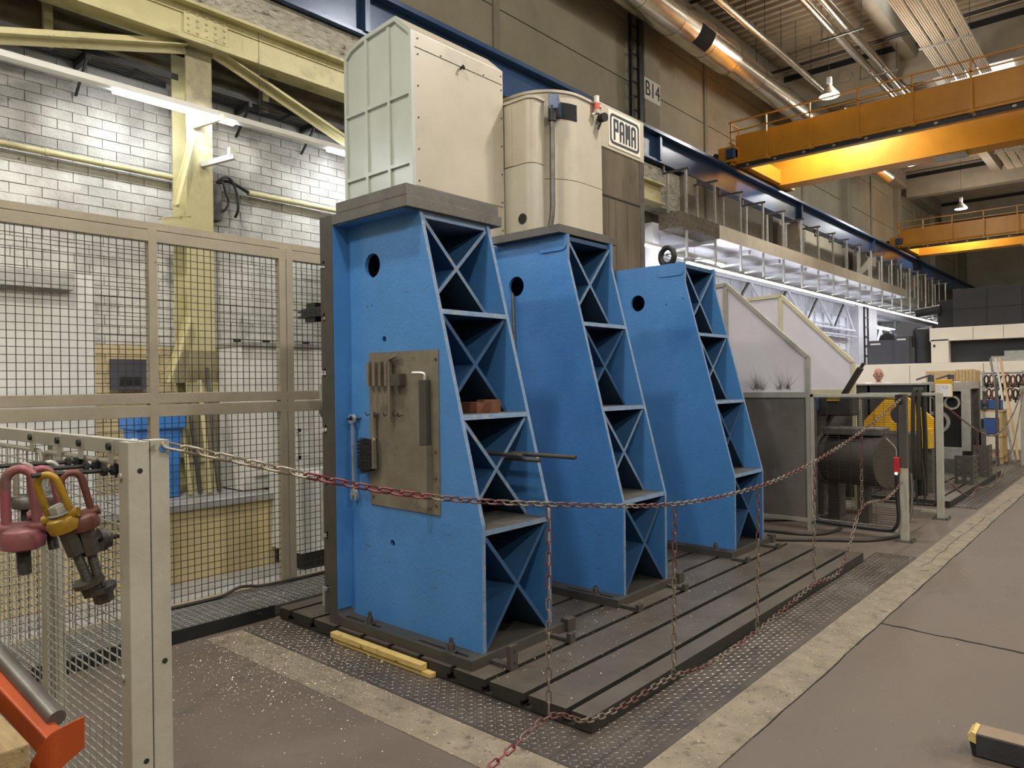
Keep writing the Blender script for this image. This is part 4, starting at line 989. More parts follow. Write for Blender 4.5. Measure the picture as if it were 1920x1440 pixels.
# ================================================================== WIRE MESH FENCE BEHIND THE GRATING
XF = -5.33
t = thing('mesh_fence', 'tall beige framed wire mesh safety fence at the left', 'fence', (XF, 2.5, 0))
for y0, y1 in ((.2, .26), (2.15, 2.21), (3.17, 3.23), (3.235, 3.295), (4.20, 4.26)):
    MB().box(XF - .032, XF + .032, y0, y1, .0, 2.785).build('post', M['fence'], t, bevel=.003)
MB().box(XF - .03, XF + .03, .2, 4.26, 2.70, 2.78).build('top_rail', M['fence'], t, bevel=.003)
MB().box(XF - .03, XF + .03, .2, 4.26, 1.555, 1.63).build('middle_rail', M['fence'], t, bevel=.003)
MB().box(XF - .03, XF + .03, .2, 4.26, 1.46, 1.545).build('middle_rail', M['fence'], t, bevel=.003)
MB().box(XF - .03, XF + .03, .2, 4.26, .04, .10).build('bottom_rail', M['fence'], t, bevel=.003)
MB().box(XF - .03, XF + .01, .2, 4.26, 2.79, 2.84).build('cap_rail', M['fence'], t)
for y0, y1 in ((.26, 2.15), (2.21, 3.17), (3.295, 4.20)):
    for z0, z1 in ((.10, 1.46), (1.63, 2.70)):
        m = MB(); n = round((y1 - y0) / .05); k = round((z1 - z0) / .05); w = .0021
        for i in range(1, n):
            y = y0 + (y1 - y0) * i / n; m.box(XF - w, XF + w, y - w, y + w, z0 - .01, z1 + .01)
        for i in range(1, k):
            z = z0 + (z1 - z0) * i / k; m.box(XF + w, XF + 3 * w, y0 - .01, y1 + .01, z - w, z + w)
        m.build('wire_mesh', M['wire'], t)
tag(MB().tube(spline([(-5.26, 2.2, .10), (-5.25, 2.6, .10), (-5.24, 2.75, .14), (-5.25, 2.85, .13), (-5.24, 3.0, .11), (-5.26, 3.6, .10), (-5.25, 4.3, .10)], 5), .012, 7).build('floor_cable', M['rubber'], smooth=True), 'dark cable lying along the foot of the mesh fence', 'cable')

# things behind the fence
t = thing('white_cabinet', 'white electrical cabinet behind the mesh fence', 'cabinet', (-6.6, 3.9, .67))
MB().box(-6.98, -6.52, 3.49, 4.6, .68, 2.06).build('body', M['white'], t, bevel=.006)
MB().box(-6.98, -6.50, 3.48, 4.62, 2.06, 2.10).build('lid', M['galv'], t)
MB().box(-6.52, -6.505, 3.60, 4.58, .8, 2.02).build('door', M['white'], t, bevel=.004)
for y in (3.45, 3.75, 4.2): MB().box(-6.6, -6.56, y, y + .06, 2.10, 2.13).build('lifting_lug', M['black'], t)
t = thing('blue_bin', 'bright blue plastic bin behind the mesh fence left of the column', 'bin', (-6.8, 2.8, .67))
MB().prism([(2.63, .68), (2.96, .68), (2.99, 1.30), (2.60, 1.30)], 'x', -7.0, -6.7).build('body', M['bluebin'], t, bevel=.01)
MB().box(-7.05, -6.66, 2.58, 3.02, 1.30, 1.45).build('lid', M['bluebin'], t, bevel=.015)
for k in range(4):
    y = 3.03 + k * .09
    tag(MB().bar((-6.62, y, .69), (-6.80 - .03 * (k % 2), y, 1.50 + .12 * k), .035, .02).build('steel_bar', M['steel_dk'] if k % 2 else M['yellow_col']), '%s steel bar leaning in the corner behind the fence' % ordinal(k), 'bar')
t = thing('white_pedestal', 'white machine pedestal on the floor behind the fence end', 'pedestal', (-6.0, 4.1, 0))
MB().box(-6.3, -5.75, 3.62, 4.45, .16, .86).build('body', M['white'], t, bevel=.01)
MB().box(-6.25, -5.8, 3.68, 4.4, 0, .16).build('plinth', M['black'], t)
for z in (1.0, 1.25): MB().box(-5.9, -5.87, 3.66, 4.4, z, z + .03).build('rail', M['white'], t)
for y in (3.68, 4.0): MB().box(-5.9, -5.87, y, y + .03, .86, 1.3).build('stanchion', M['white'], t)
t = thing('wall_notice', 'dark notice panel low on the brick wall left of the column', 'panel', (-7.35, 2.75, 1.55))
MB().box(-7.37, -7.34, 2.62, 2.95, 1.66, 1.95).build('board', M['grey_dk'], t)
MB().box(-7.34, -7.335, 2.70, 2.9, 1.70, 1.78).build('plate', M['black'], t)

# ================================================================== FRONT LEFT: STEEL POST, MESH PANELS, LIFTING GEAR
t = thing('fence_post', 'pale steel post in the left foreground holding the barrier chain', 'post', (-1.88, .745, 0))
MB().prism([(-1.905, .695), (-1.845, .695), (-1.845, .745), (-1.905, .745)], 'z', 0, 1.525).build('front_channel', M['post'], t, bevel=.002)
MB().prism([(-1.905, .7475), (-1.846, .7475), (-1.846, .793), (-1.905, .793)], 'z', 0, 1.527).build('rear_channel', M['post'], t, bevel=.002)
m = MB()
for y, z in ((.722, 1.455), (.775, .98), (.728, .75)): m.cyl((-1.8455, y, z), (-1.8440, y, z), .0065, 12)
m.build('bolt_hole', M['slot'], t)
MB().cyl((-1.8465, .777, 1.505), (-1.8435, .777, 1.505), .009, 14).build('eyelet', M['bluebin'], t)
for x, z in ((-1.89, 1.44), (-1.89, .95)): MB().cyl((x, .690, z), (x, .696, z), .009, 10).build('rivet', M['galv'], t, smooth=True)
MB().sphere((-1.875, .72, 1.527), .012, 6, (1, 1, .5)).build('cap_screw', M['galv'], t, smooth=True)
t = thing('mesh_fence', 'framed wire mesh panel on the left foreground post', 'mesh panel', (-2.5, .745, 0))
YP = .742
MB().box(-3.4, -1.905, YP - .012, YP + .012, 1.485, 1.525).build('top_rail', M['post'], t, bevel=.002)
for x in (-2.72, -2.46, -2.28, -2.06):
    MB().box(x, x + .03, YP - .016, YP - .012, 1.46, 1.52).build('hook_tab', M['post'], t)
    MB().cyl((x + .015, YP - .024, 1.505), (x + .015, YP - .014, 1.505), .010, 10).build('tab_bolt', M['black'], t, smooth=True)
def rframe(x0, x1, z0, z1, y, r, rad, n=5):
    p = []
    for cx, cz, a in ((x1 - rad, z1 - rad, 0), (x0 + rad, z1 - rad, 90), (x0 + rad, z0 + rad, 180), (x1 - rad, z0 + rad, 270)):
        for i in range(n + 1): p.append((cx + rad * math.cos(R(a + 90 * i / n)), y, cz + rad * math.sin(R(a + 90 * i / n))))
    return MB().tube(p, r, 8, True)
for x0, x1 in ((-3.5, -2.655), (-2.63, -1.955)):
    rframe(x0, x1, .08, 1.462, YP, .0075, .04).build('rod_frame', M['post'], t, smooth=True)
    m = MB(); w = .0016; n = round((x1 - x0) / .05); k = round(1.36 / .025)
    for i in range(1, n): x = x0 + (x1 - x0) * i / n; m.box(x - w, x + w, YP - w, YP + w, .08, 1.46)
    for i in range(1, k): z = .09 + 1.36 * i / k; m.box(x0, x1, YP + w, YP + 3 * w, z - w, z + w)
    m.build('wire_mesh', M['galv'], t)
MB().box(-2.67, -2.62, YP + .02, YP + .05, 0, 1.49).build('middle_post', M['post'], t)
# hanging rods with nuts
RODS = [(-2.03, 1.444), (-2.16, 1.447), (-2.30, 1.450)]
for k, (x, z) in enumerate(RODS):
    t = thing('hanging_rod', '%s black threaded rod with nuts through the foreground mesh' % ('nearest', 'middle', 'farthest')[k], 'rod', (x, .74, z), 'threaded rods on the foreground mesh')
    MB().cyl((x, .545, z + .004), (x, .755, z), .0058, 8).build('rod', M['black'], t, smooth=True)
    for y in (.70, .722): MB().hexa((x, y, z), (x, y + .012, z), .013).build('nut', M['black'], t)
    MB().cyl((x, .735, z), (x, .739, z), .02, 16).build('washer', M['black'], t)
t = thing('hanging_rod', 'lower black rod with large washer stack through the foreground mesh', 'rod', (-2.05, .74, 1.25), 'threaded rods on the foreground mesh')
MB().cyl((-2.05, .66, 1.262), (-2.05, .77, 1.27), .006, 8).build('rod', M['black'], t, smooth=True)
MB().cyl((-2.05, .70, 1.265), (-2.05, .712, 1.266), .03, 18).cyl((-2.05, .715, 1.266), (-2.05, .724, 1.267), .024, 18).build('washer', M['iron'], t, smooth=True)
# swivel lifting eyes
def hoist_eye(label, c, bowm, bodym, s, tilt, headm=None, bolt=.12, hexsleeve=True, yaw=0):
    """c: the point on the rod where the bow hangs; built hanging down, then tilted"""
    t = thing('lifting_eye', label, 'lifting eye', c, 'swivel lifting eyes on the rods')
    A = Matrix.Translation(c) @ Matrix.Rotation(tilt, 4, 'X') @ Matrix.Rotation(yaw, 4, 'Z')
    def put(mb, name, mt, **kw):
        mb.v = [tuple(A @ (Vector(v) * s)) for v in mb.v]; return mb.build(name, mt, t, **kw)
    w = .022; bow = [(-w * 1.15, 0, -.098)] + [(-w * 1.1, 0, -.04)] + [(w * 1.05 * -math.cos(a), 0, -.012 + w * 1.05 * math.sin(a)) for a in [math.pi * i / 8 for i in range(9)]] + [(w * 1.1, 0, -.04), (w * 1.15, 0, -.098)]
    put(MB().tube(spline(bow, 2), .0088, 10), 'bow', bowm, smooth=True)
    put(MB().lathe([(.020, -.142), (.036, -.136), (.039, -.118), (.034, -.104), (.018, -.094)], (0, 0, 0), n=20), 'swivel_body', bodym, smooth=True)
    put(MB().cyl((-.042, 0, -.10), (.042, 0, -.10), .0125, 12), 'bow_pin', bodym, smooth=True)
    if headm: put(MB().cyl((0, 0, -.094), (0, 0, -.089), .026, 18).hexa((0, 0, -.089), (0, 0, -.070), .021), 'bolt_head', headm, bevel=.001)
    if hexsleeve: put(MB().hexa((0, 0, -.205), (0, 0, -.142), .022), 'hex_sleeve', M['iron'], bevel=.001)
    z0 = -.205 if hexsleeve else -.142
    put(MB().lathe([(.0125 if i % 2 else .0112, z0 - bolt * i / 36) for i in range(37)], (0, 0, 0), n=14), 'threaded_shank', M['iron'], smooth=False)
    if hexsleeve:
        put(MB().cyl((0, 0, z0 - bolt), (0, 0, z0 - bolt + .012), .036, 20), 'flange_washer', M['iron'], smooth=True)
        put(MB().hexa((0, 0, z0 - bolt - .03), (0, 0, z0 - bolt), .024), 'end_nut', M['iron'], bevel=.001)
hoist_eye('yellow swivel lifting eye with silver bolt head in the left foreground', (-2.03, .574, 1.436), M['yel_dk'], M['yel_dk'], 1.0, R(19), M['galv'], .085, True, R(50))
hoist_eye('brown swivel lifting eye with hex sleeve beside the yellow one', (-2.03, .628, 1.436), M['rust'], M['rust'], 1.0, R(13), None, .10, True, R(85))
hoist_eye('largest pink swivel lifting eye at the left picture edge', (-2.16, .553, 1.44), M['pink'], M['pink'], 1.35, R(2), None, .045, False, R(60))
hoist_eye('pink swivel lifting eye behind the yellow one', (-2.16, .60, 1.44), M['pink'], M['pink'], 1.05, R(8), None, .05, False, R(75))
hoist_eye('grey swivel lifting eye on the farthest rod', (-2.30, .66, 1.445), M['galv'], M['steel_dk'], .8, R(5), None, .05, False, R(70))
hoist_eye('small white swivel lifting eye behind the pink ones', (-2.30, .60, 1.445), M['chainw'], M['steel_dk'], .8, R(0), None, .04, False, R(60))
# orange lever with roller on timbers, bottom left corner
M['old_wood'] = mat('old_timber', '#a08a63', '#7d694a', 6, .7, 0, .3, 30, stretch=(1, 7, 7), wear=[('#4f412d', 10, .62, .06)])
t = thing('timber_block', 'cut timber block at the bottom left corner', 'timber', (-1.80, .36, 0))
MB().box(-2.3, -1.52, .22, .40,   .88, 1.02).build('top_beam', M['old_wood'], t, bevel=.004)
MB().box(-2.3, -1.60, .23, .39, .01, .878).build('stack_below', M['wood'], t)
t = thing('orange_lever', 'vivid orange steel bar with grey roller at the bottom left corner', 'lever', (-1.7, .44, 1.0))
MB().bar((-2.5, .345, 1.19), (-1.615, .468, .955), .035, .05).build('bar_body', M['orange_v'], t, bevel=.004)
MB().cyl((-2.5, .385, 1.225), (-1.655, .482, .995), .018, 14).build('roller', M['steel_dk'], t, smooth=True)
q = [(-1.63, .425, .93), (-1.605, .45, .985), (-1.597, .475, 1.0), (-1.585, .51, 1.012)]
m = MB(); P = spline(q, 5)
vs = [];
for i, p in enumerate(P):
    f_ = i / (len(P) - 1); hh = .11 - .02 * f_
    vs += [(p.x, p.y, p.z - hh + .03 * f_), (p.x, p.y, p.z), (p.x + .006, p.y - .003, p.z), (p.x + .006, p.y - .003, p.z - hh + .03 * f_)]
fs = []
for i in range(len(P) - 1):
    for k in range(4): fs.append((i * 4 + k, i * 4 + (k + 1) % 4, i * 4 + 4 + (k + 1) % 4, i * 4 + 4 + k))
fs += [(3, 2, 1, 0), tuple((len(P) - 1) * 4 + k for k in range(4))]
m.add(vs, fs); m.build('curved_flange', M['orange_v'], t)

# ================================================================== RED AND WHITE BARRIER CHAIN
def link_mesh(name, mt, L=.061, W=.028, r=.0038):
    p = []; a = W / 2 - r; h = L / 2 - W / 2
    for i in range(6): g = R(-90 + 180 * i / 5); p.append((h + a * math.cos(g), a * math.sin(g), 0))
    for i in range(6): g = R(90 + 180 * i / 5); p.append((-h + a * math.cos(g), a * math.sin(g), 0))
    return MB().tube(p, r, 5, True).mesh(name, mt, True)
M['chain_dull'] = mat('chain_dull_steel', '#857a6d', '#655b52', 20, .45, .35)
M['chain_dullred'] = mat('chain_faded_red', '#6d4844', '#5a4340', 20, .45, .3)
LK = [link_mesh('link_white', M['chainw']), link_mesh('link_red', M['red']), link_mesh('link_dull', M['chain_dull']), link_mesh('link_faded', M['chain_dullred'])]
def chain(label, runs, loc, maxlinks=300, pitch=.0465, near=(0, 0, 1.65)):
    t = thing('barrier_chain', label, 'chain', loc)
    L = []
    for path, seg in runs:
        P = spline(path, 24); acc = 0; nxt = pitch / 2; n = 0
        for a, b in zip(P, P[1:]):
            d = (b - a).length
            while acc + d >= nxt:
                p = a + (b - a) * ((nxt - acc) / d); L.append((p, (b - a).normalized(), n, (0 if n < 9 else 1 if n < 20 else 2 + (n // 7) % 2) if seg == 9 else (3 if n < 7 else 2))); n += 1; nxt += pitch
            acc += d
    order = sorted(range(len(L)), key=lambda i: (L[i][0] - Vector(near)).length)
    keep = set(order[:maxlinks]); restw = MB()
    for i, (p, d, n, c) in enumerate(L):
        up = Vector((0, 0, 1)) if abs(d.z) < .9 else Vector((1, 0, 0))
        s = d.cross(up).normalized(); u = s.cross(d)
        roll = R(45) if n % 2 else R(-45)
        s2 = s * math.cos(roll) + u * math.sin(roll); u2 = d.cross(s2)
        Mx = Matrix(((d.x, s2.x, u2.x, p.x), (d.y, s2.y, u2.y, p.y), (d.z, s2.z, u2.z, p.z), (0, 0, 0, 1)))
        if i in keep:
            o = bpy.data.objects.new('link', LK[c]); COL.objects.link(o); adopt(o, t); o.matrix_basis = Mx
        else:
            me = LK[c]; restw.add([Mx @ v.co for v in me.vertices], [tuple(q.vertices) for q in me.polygons], c)
    if restw.v: restw.build('far_links', [M['chainw'], M['red'], M['chain_dull'], M['chain_dullred']], t, smooth=True, kind='stuff')
    return t
top = [(-1.842, .778, 1.515), (-1.85, 1.55, 1.30), (-1.86, 2.32, 1.162), (-1.872, 3.38, 1.022), (-1.886, 4.47, .988), (-1.90, 5.53, 1.052), (-1.915, 6.9, 1.23), (-1.93, 8.15, 1.46)]
bot = [(-1.85, 1.2, .20), (-1.855, 1.935, .243), (-1.86, 2.304, .300), (-1.863, 2.56, .194), (-1.866, 2.842, .156), (-1.872, 3.312, .145), (-1.877, 3.75, .082), (-1.885, 4.42, .091), (-1.89, 4.78, .11), (-1.898, 5.46, .15), (-1.904, 6.01, .122), (-1.908, 6.3, .25), (-1.912, 6.72, .55), (-1.922, 7.5, .52), (-1.93, 8.12, .61)]
drops = [((-1.86, 2.32, 1.15), (-1.86, 2.30, .31)), ((-1.872, 3.378, 1.01), (-1.872, 3.34, .15)), ((-1.886, 4.47, .98), (-1.885, 4.42, .10)), ((-1.899, 5.53, 1.04), (-1.898, 5.467, .16)), ((-1.912, 6.72, 1.20), (-1.912, 6.70, .56))]
chain('red and white barrier chain hung in front of the blue angle plates', [(top, 9), (bot, 9)] + [([a, ((a[0] + b[0]) / 2, (a[1] + b[1]) / 2, (a[2] + b[2]) / 2), b], 8) for a, b in drops], (-1.86, 4.5, .1))

# ================================================================== RIGHT SIDE: POSTS, SCREENS, MESH
def floor_post(label, x, y, h, dark=False):
    t = thing('fence_post', label, 'post', (x, y, 0))
    MB().box(x - .035, x + .035, y - .035, y + .035, .012, h).build('shaft', M['post'], t, bevel=.003)
    MB().box(x - .075, x + .09, y - .075, y + .075, 0, .012).build('base_plate', M['steel_dk'], t)
    for dx, dy in ((-.06, -.06), (.075, -.06), (.075, .06), (-.06, .06)): MB().hexa((x + dx, y + dy, .012), (x + dx, y + dy, .03), .012).build('anchor_nut', M['steel_dk'], t)
    if dark:
        MB().box(x - .037, x + .037, y - .037, y + .037, .75, h + .005).build('dark_sleeve', M['iron'], t)
        MB().box(x - .06, x + .0, y - .055, y - .037, h - .09, h).build('chain_hook', M['black'], t)
floor_post('grimy steel post with dark upper half where the chain ends', -1.93, 8.2, 1.495, True)
floor_post('pale steel post right of the hanging black straps', -1.91, 9.76, 1.485)
def screen(label, y, poly, xm, zmid, frm):
    t = thing('splash_screen', label, 'screen', ((poly[0][0] + poly[-1][0]) / 2, y, 0), 'white splash screens')
    xr = max(p[0] for p in poly); xl = min(p[0] for p in poly)
    up = [p for p in poly if p[1] >= zmid] + [(xr, zmid), (xl, zmid)]
    up = [(xl, zmid), (xr, zmid)] + [p for p in poly[::-1] if p[1] > zmid]
    MB().prism(up, 'y', y - .004, y + .004).build('upper_sheet', M['sheet'], t)
    MB().box(xl, xr, y - .004, y + .004, .13, zmid).build('lower_sheet', M['sheet_d'], t)
    for a, b in zip(poly, poly[1:]): MB().bar((a[0], y, a[1]), (b[0], y, b[1]), .045, .045, (0, 1, 0)).build('frame_bar', frm, t)
    MB().box(xm - .025, xm + .025, y - .022, y + .022, zmid, [p for p in poly if abs(p[0] - xm) < .1][0][1]).build('upright', frm, t)
    MB().box(xl, xr, y - .02, y + .02, zmid - .03, zmid + .03).build('middle_rail', frm, t)
    MB().box(xl, xr, y - .02, y + .02, .09, .13).build('bottom_rail', frm, t)
    for xx in (xr, xl): MB().box(xx - .022, xx + .022, y - .021, y + .021, 0, 1.0).build('leg', frm, t)
    return t
M['sheet_d'] = mat('grimy_grey_sheet', '#6d6862', '#57524c', 1.6, .35, .1, .03, 20, wear=[('#8a857e', 2.2, .6, .2)])
M['frame_g'] = mat('grey_frame', '#a5a298', '#97948a', 5, .45, .3)
M['frame_y'] = mat('cream_frame', '#c9c2a2', '#bdb696', 5, .45, .1)
s1 = screen('nearer white splash screen with grime splashes and grey frame', 8.2, [(-5.0, .1), (-5.0, 2.74), (-3.82, 2.81), (-2.875, 1.91), (-2.875, .1)], -3.82, 1.495, M['frame_g'])
s2 = screen('farther white splash screen with cream frame', 10.0, [(-5.6, .1), (-5.6, 2.78), (-3.86, 2.83), (-2.93, 1.88), (-2.91, .1)], -3.86, 1.5, M['frame_y'])
# grime splashes with the shape of spray fans on the nearer screen
m = MB()
for cx in (-3.45, -3.15):
    for i in range(70):
        a = R(random.gauss(90, 38)); L = abs(random.gauss(.16, .07)) + .03; x0 = cx + random.uniform(-.08, .08); z0 = 1.545 + random.uniform(0, .03)
        x1, z1 = x0 + L * math.cos(a), z0 + L * abs(math.sin(a)); w = random.uniform(.001, .003)
        m.add([(x0 - w, 8.1945, z0), (x0 + w, 8.1945, z0), (x1, 8.1945, z1)], [(0, 1, 2)])
m.build('splash_marks', mat('grime_marks', '#a19d99', None, rough=.8), s1, kind='stuff')
def rmesh(label, y, x0, x1, z0, z1, hs, vs_):
    t = thing('mesh_fence', label, 'mesh panel', ((x0 + x1) / 2, y, 0))
    rframe(x0, x1, z0, z1 - .05, y, .008, .05).build('rod_frame', M['steel_dk'], t, smooth=True)
    m = MB(); w = .0017
    for i in range(1, int((z1 - .05 - z0) / hs)): z = z0 + i * hs; m.box(x0, x1, y - w, y + w, z - w, z + w)
    for i in range(1, int((x1 - x0) / vs_)): x = x0 + i * vs_; m.box(x - w, x + w, y - 3 * w, y - w, z0, z1 - .05)
    m.build('wire_mesh', M['wire'], t)
    MB().box(x0 - .05, x1 + .02, y - .02, y + .02, z1 - .035, z1).build('top_rail', M['post'], t, bevel=.002)
    MB().box(x0 - .05, x1 + .02, y - .02, y + .02, .07, .10).build('bottom_rail', M['post'], t, bevel=.002)
    MB().box(x0 - .05, x0 - .02, y - .02, y + .02, 0, z1).build('end_leg', M['post'], t)
    return t
rmesh('dense wire mesh panel between the near splash screen and the grimy post', 8.2, -2.80, -1.985, .13, 1.505, .024, .12)
rmesh('dense wire mesh panel behind the hanging black straps', 9.76, -2.75, -1.96, .16, 1.49, .024, .12)
# straps
for k, (x, w) in enumerate(((-2.16, .035), (-2.10, .035))):
    tag(MB().tube(spline([(x - .015, 9.72, .45), (x - .02, 9.70, .9), (x - .015, 9.715, 1.42), (x, 9.76, 1.53), (x + .012, 9.80, 1.42), (x + .03, 9.80, .9), (x + .02, 9.80, .25)], 4), [.026] * 25, 6).build('lifting_strap', M['strap'], smooth=True), '%s black lifting strap draped over the mesh panel' % ('left' if k == 0 else 'right'), 'strap', 'black lifting straps')
tag(MB().tube(spline([(-2.13, 9.70, .70), (-2.15, 9.68, .45), (-2.14, 9.68, .20), (-2.10, 9.68, .16), (-2.06, 9.68, .22), (-2.06, 9.68, .46), (-2.09, 9.70, .70)], 4), .012, 6).build('lifting_strap', M['strap'], smooth=True), 'looped end of a black strap hanging near the floor', 'strap', 'black lifting straps')
# switch handle on the grimy post
t = thing('switch_handle', 'red switch handle with green light on the grimy post', 'switch', (-1.98, 8.14, .7))
MB().box(-2.01, -1.955, 8.12, 8.16, .70, .86).build('housing', M['redplastic'], t, bevel=.006)
MB().sphere((-1.983, 8.12, .695), .014, 6).build('indicator', M['green_led'], t, smooth=True)
MB().tube(spline([(-1.983, 8.14, .70), (-1.985, 8.14, .5), (-1.97, 8.13, .25), (-2.0, 8.12, .14), (-2.1, 8.14, .10), (-2.6, 8.15, .11), (-2.82, 8.16, .12)], 5), .018, 7).build('cable', M['cablec'], t, smooth=True)
MB().tube(spline([(-1.983, 8.14, .86), (-1.99, 8.14, .95), (-2.08, 8.15, 1.05)], 4), .007, 6).build('thin_cable', M['chainw'], t, smooth=True)
# hoses on the floor
tag(MB().tube(spline([(-3.6, 7.30, .02), (-3.03, 7.39, .02), (-2.54, 7.71, .02), (-2.2, 7.95, .02), (-2.02, 8.35, .03), (-2.0, 8.7, .15), (-2.02, 8.9, .4), (-2.05, 9.0, .6)], 6), .018, 8).build('floor_hose', M['rubber'], smooth=True), 'long brown hose curving over the floor past the grimy post', 'hose')
tag(MB().tube(spline([(-3.8, 8.1, .02), (-3.43, 8.39, .02), (-3.05, 8.75, .02), (-2.75, 8.75, .02), (-2.62, 8.4, .02), (-2.67, 8.01, .02), (-2.84, 7.85, .02), (-3.2, 7.80, .02), (-3.7, 7.7, .02)], 6), .016, 8).build('floor_hose', M['rubber'], smooth=True), 'looped brown hose on the floor below the splash screen', 'hose')
# dark machinery behind the mesh
t = thing('rotary_drum', 'dark round machine drum on a stand behind the mesh', 'machine', (-2.6, 9.1, 0))
MB().cyl((-2.95, 9.2, .72), (-2.25, 8.95, .72), .30, 24).build('drum', M['iron'], t, smooth=True)
MB().cyl((-2.97, 9.21, .72), (-2.92, 9.19, .72), .34, 24).build('drum_flange', M['steel_dk'], t, smooth=True)
MB().box(-2.98, -2.85, 9.1, 9.35, 0, .5).build('leg', M['iron'], t)
MB().box(-2.60, -2.48, 8.95, 9.1, 0, .5).build('leg', M['iron'], t)
MB().box(-2.95, -2.3, 8.85, 9.18, 1.02, 1.10).build('top_slab', M['steel_dk'], t, bevel=.01)
t = thing('motor_head', 'blue and black motor head behind the mesh panel', 'motor', (-3.1, 9.4, 0))
MB().box(-3.35, -3.10, 9.2, 9.5, 1.28, 1.46).build('motor', mat('navy', '#2a3a66', None, rough=.5), t, bevel=.02)
MB().box(-3.10, -2.72, 9.2, 9.5, 1.22, 1.47).build('gearbox', M['black'], t, bevel=.02)
MB().box(-3.0, -2.85, 9.18, 9.2, 1.40, 1.45).build('name_plate', M['yel_dk'], t)
MB().box(-3.25, -3.10, 9.25, 9.45, 0, 1.28).build('stand', M['iron'], t)
t = thing('black_boom', 'black bar leaning up past the far splash screen edge', 'bar', (-3.3, 9.55, 0))
MB().bar((-3.75, 9.58, .1), (-2.72, 9.58, 1.80), .05, .12, (0, 1, 0)).bar((-3.2, 9.64, 1.05), (-2.70, 9.64, 1.86), .03, .06, (0, 1, 0)).build('beam', M['black'], t, bevel=.004)
t = thing('yellow_bracket', 'yellow triangular lifting bracket behind the mesh panel', 'bracket', (-2.6, 11.4, .1))
MB().prism([(-3.22, .92), (-3.22, 1.03), (-2.86, 1.43), (-2.66, 1.43), (-2.25, 1.05), (-2.25, .92)], 'y', 11.38, 11.48, [circ(-2.74, 1.14, .125, 24)]).build('plate', M['yel'], t, bevel=.006)
MB().box(-2.40, -2.29, 11.15, 11.37, .70, .98).build('foot', M['yel'], t, bevel=.01)
MB().box(-3.2, -2.3, 11.3, 11.6, .086, .90).build('pedestal', M['steel_dk'], t, bevel=.01)
# perforated angle blocks on the far bed
def perf(label, x, y, w, d, h):
    t = thing('perforated_block', label, 'block', (x, y, .085), 'perforated steel blocks on the far bed')
    hl = [circ(x + w * (.28 + .44 * i), .085 + h * (.2 + .2 * j), .028, 12) for i in range(2) for j in range(4)]
    MB().prism([(x, .086), (x + w, .086), (x + w, .085 + h), (x, .085 + h)], 'y', y, y + .03, hl).build('front_plate', M['iron'], t)
    hl = [circ(y + .03 + (d - .03) * (.3 + .4 * i), .085 + h * (.2 + .2 * j), .022, 10) for i in range(2) for j in range(4)]
    MB().prism([(y + .03, .086), (y + d, .086), (y + d, .085 + h), (y + .03, .085 + h)], 'x', x + w - .03, x + w, hl).build('side_plate', M['iron'], t)
perf('perforated steel block nearest on the far bed', -2.26, 12.5, .24, .28, .42)
perf('taller perforated steel block behind the nearest one', -2.20, 13.6, .22, .30, .50)
perf('perforated steel block half hidden behind the pale post', -2.62, 12.1, .22, .25, .30)
# machined steel housing with round bores
t = thing('steel_housing', 'large machined steel housing with round bores on the far bed', 'workpiece', (-2.6, 13.3, .085))
hs = [circ(14.35, 1.02, .19, 24), circ(14.15, .62, .15, 20)]
MB().box(-3.0, -2.30, 14.9, 15.0, .32, 1.6).build('back_plate', M['steel_dk'], t, bevel=.004)
MB().box(-2.42, -2.30, 14.0, 14.9, 1.48, 1.6).box(-2.42, -2.30, 14.0, 14.1, .45, 1.48).build('side_frame', M['steel'], t)
MB().box(-3.0, -2.90, 14.0, 14.9, .32, 1.6).build('left_plate', M['steel_dk'], t)
for z0, z1 in ((1.44, 1.6), (.32, .50)): MB().box(-3.0, -2.42, 13.99, 14.07, z0, z1).build('front_frame', M['steel'], t, bevel=.003)
MB().box(-2.95, -2.42, 14.07, 14.1, .5, 1.44).build('dark_opening', M['gasket'], t)
for x, z, r in ((-2.78, .92, .19), (-2.56, 1.25, .12)): MB().prism(circ(x, z, r, 28), 'y', 14.045, 14.069, [circ(x, z, r * .72, 24)]).build('bore_ring', M['steel'], t, smooth=True)
MB().box(-3.05, -2.25, 13.9, 15.0, .086, .32).build('base', M['steel_dk'], t, bevel=.005)
for x in (-2.92, -2.62):
    c = MB().cyl((x, 14.3, 1.6), (x, 14.3, 1.72), .05, 14).bar((x, 14.3, 1.72), (x - .22, 14.25, 1.64), .03, .03).build('clamp_lever', M['grey_dk'], t)
t = thing('document_holder', 'yellow document holder with white paper on the steel housing', 'holder', (-2.6, 13.95, 1.3))
MB().box(-2.80, -2.53, 13.955, 13.975, 1.35, 1.64).build('pouch', M['yel'], t, bevel=.01)
MB().box(-2.785, -2.545, 13.95, 13.955, 1.35, 1.565).build('sheet', M['paper'], t)
m = MB()
for i in range(4): m.box(-2.775, -2.70, 13.9485, 13.95, 1.53 - i * .035, 1.534 - i * .035)
for i in range(9):
    a = i * .7; m.bar((-2.64 + .02 * math.cos(a), 13.949, 1.51 + .02 * math.sin(a)), (-2.64 + .045 * math.cos(a + .6), 13.949, 1.51 + .03 * math.sin(a + .6)), .001, .004)
m.build('drawing_print', M['print'], t)
tag(MB().box(-2.20, -2.18, 14.2, 14.7, .086, .8).box(-2.22, -2.18, 14.2, 14.22, .086, .8).build('guard_plate', M['anth']), 'dark guard plate standing behind the perforated blocks', 'plate')
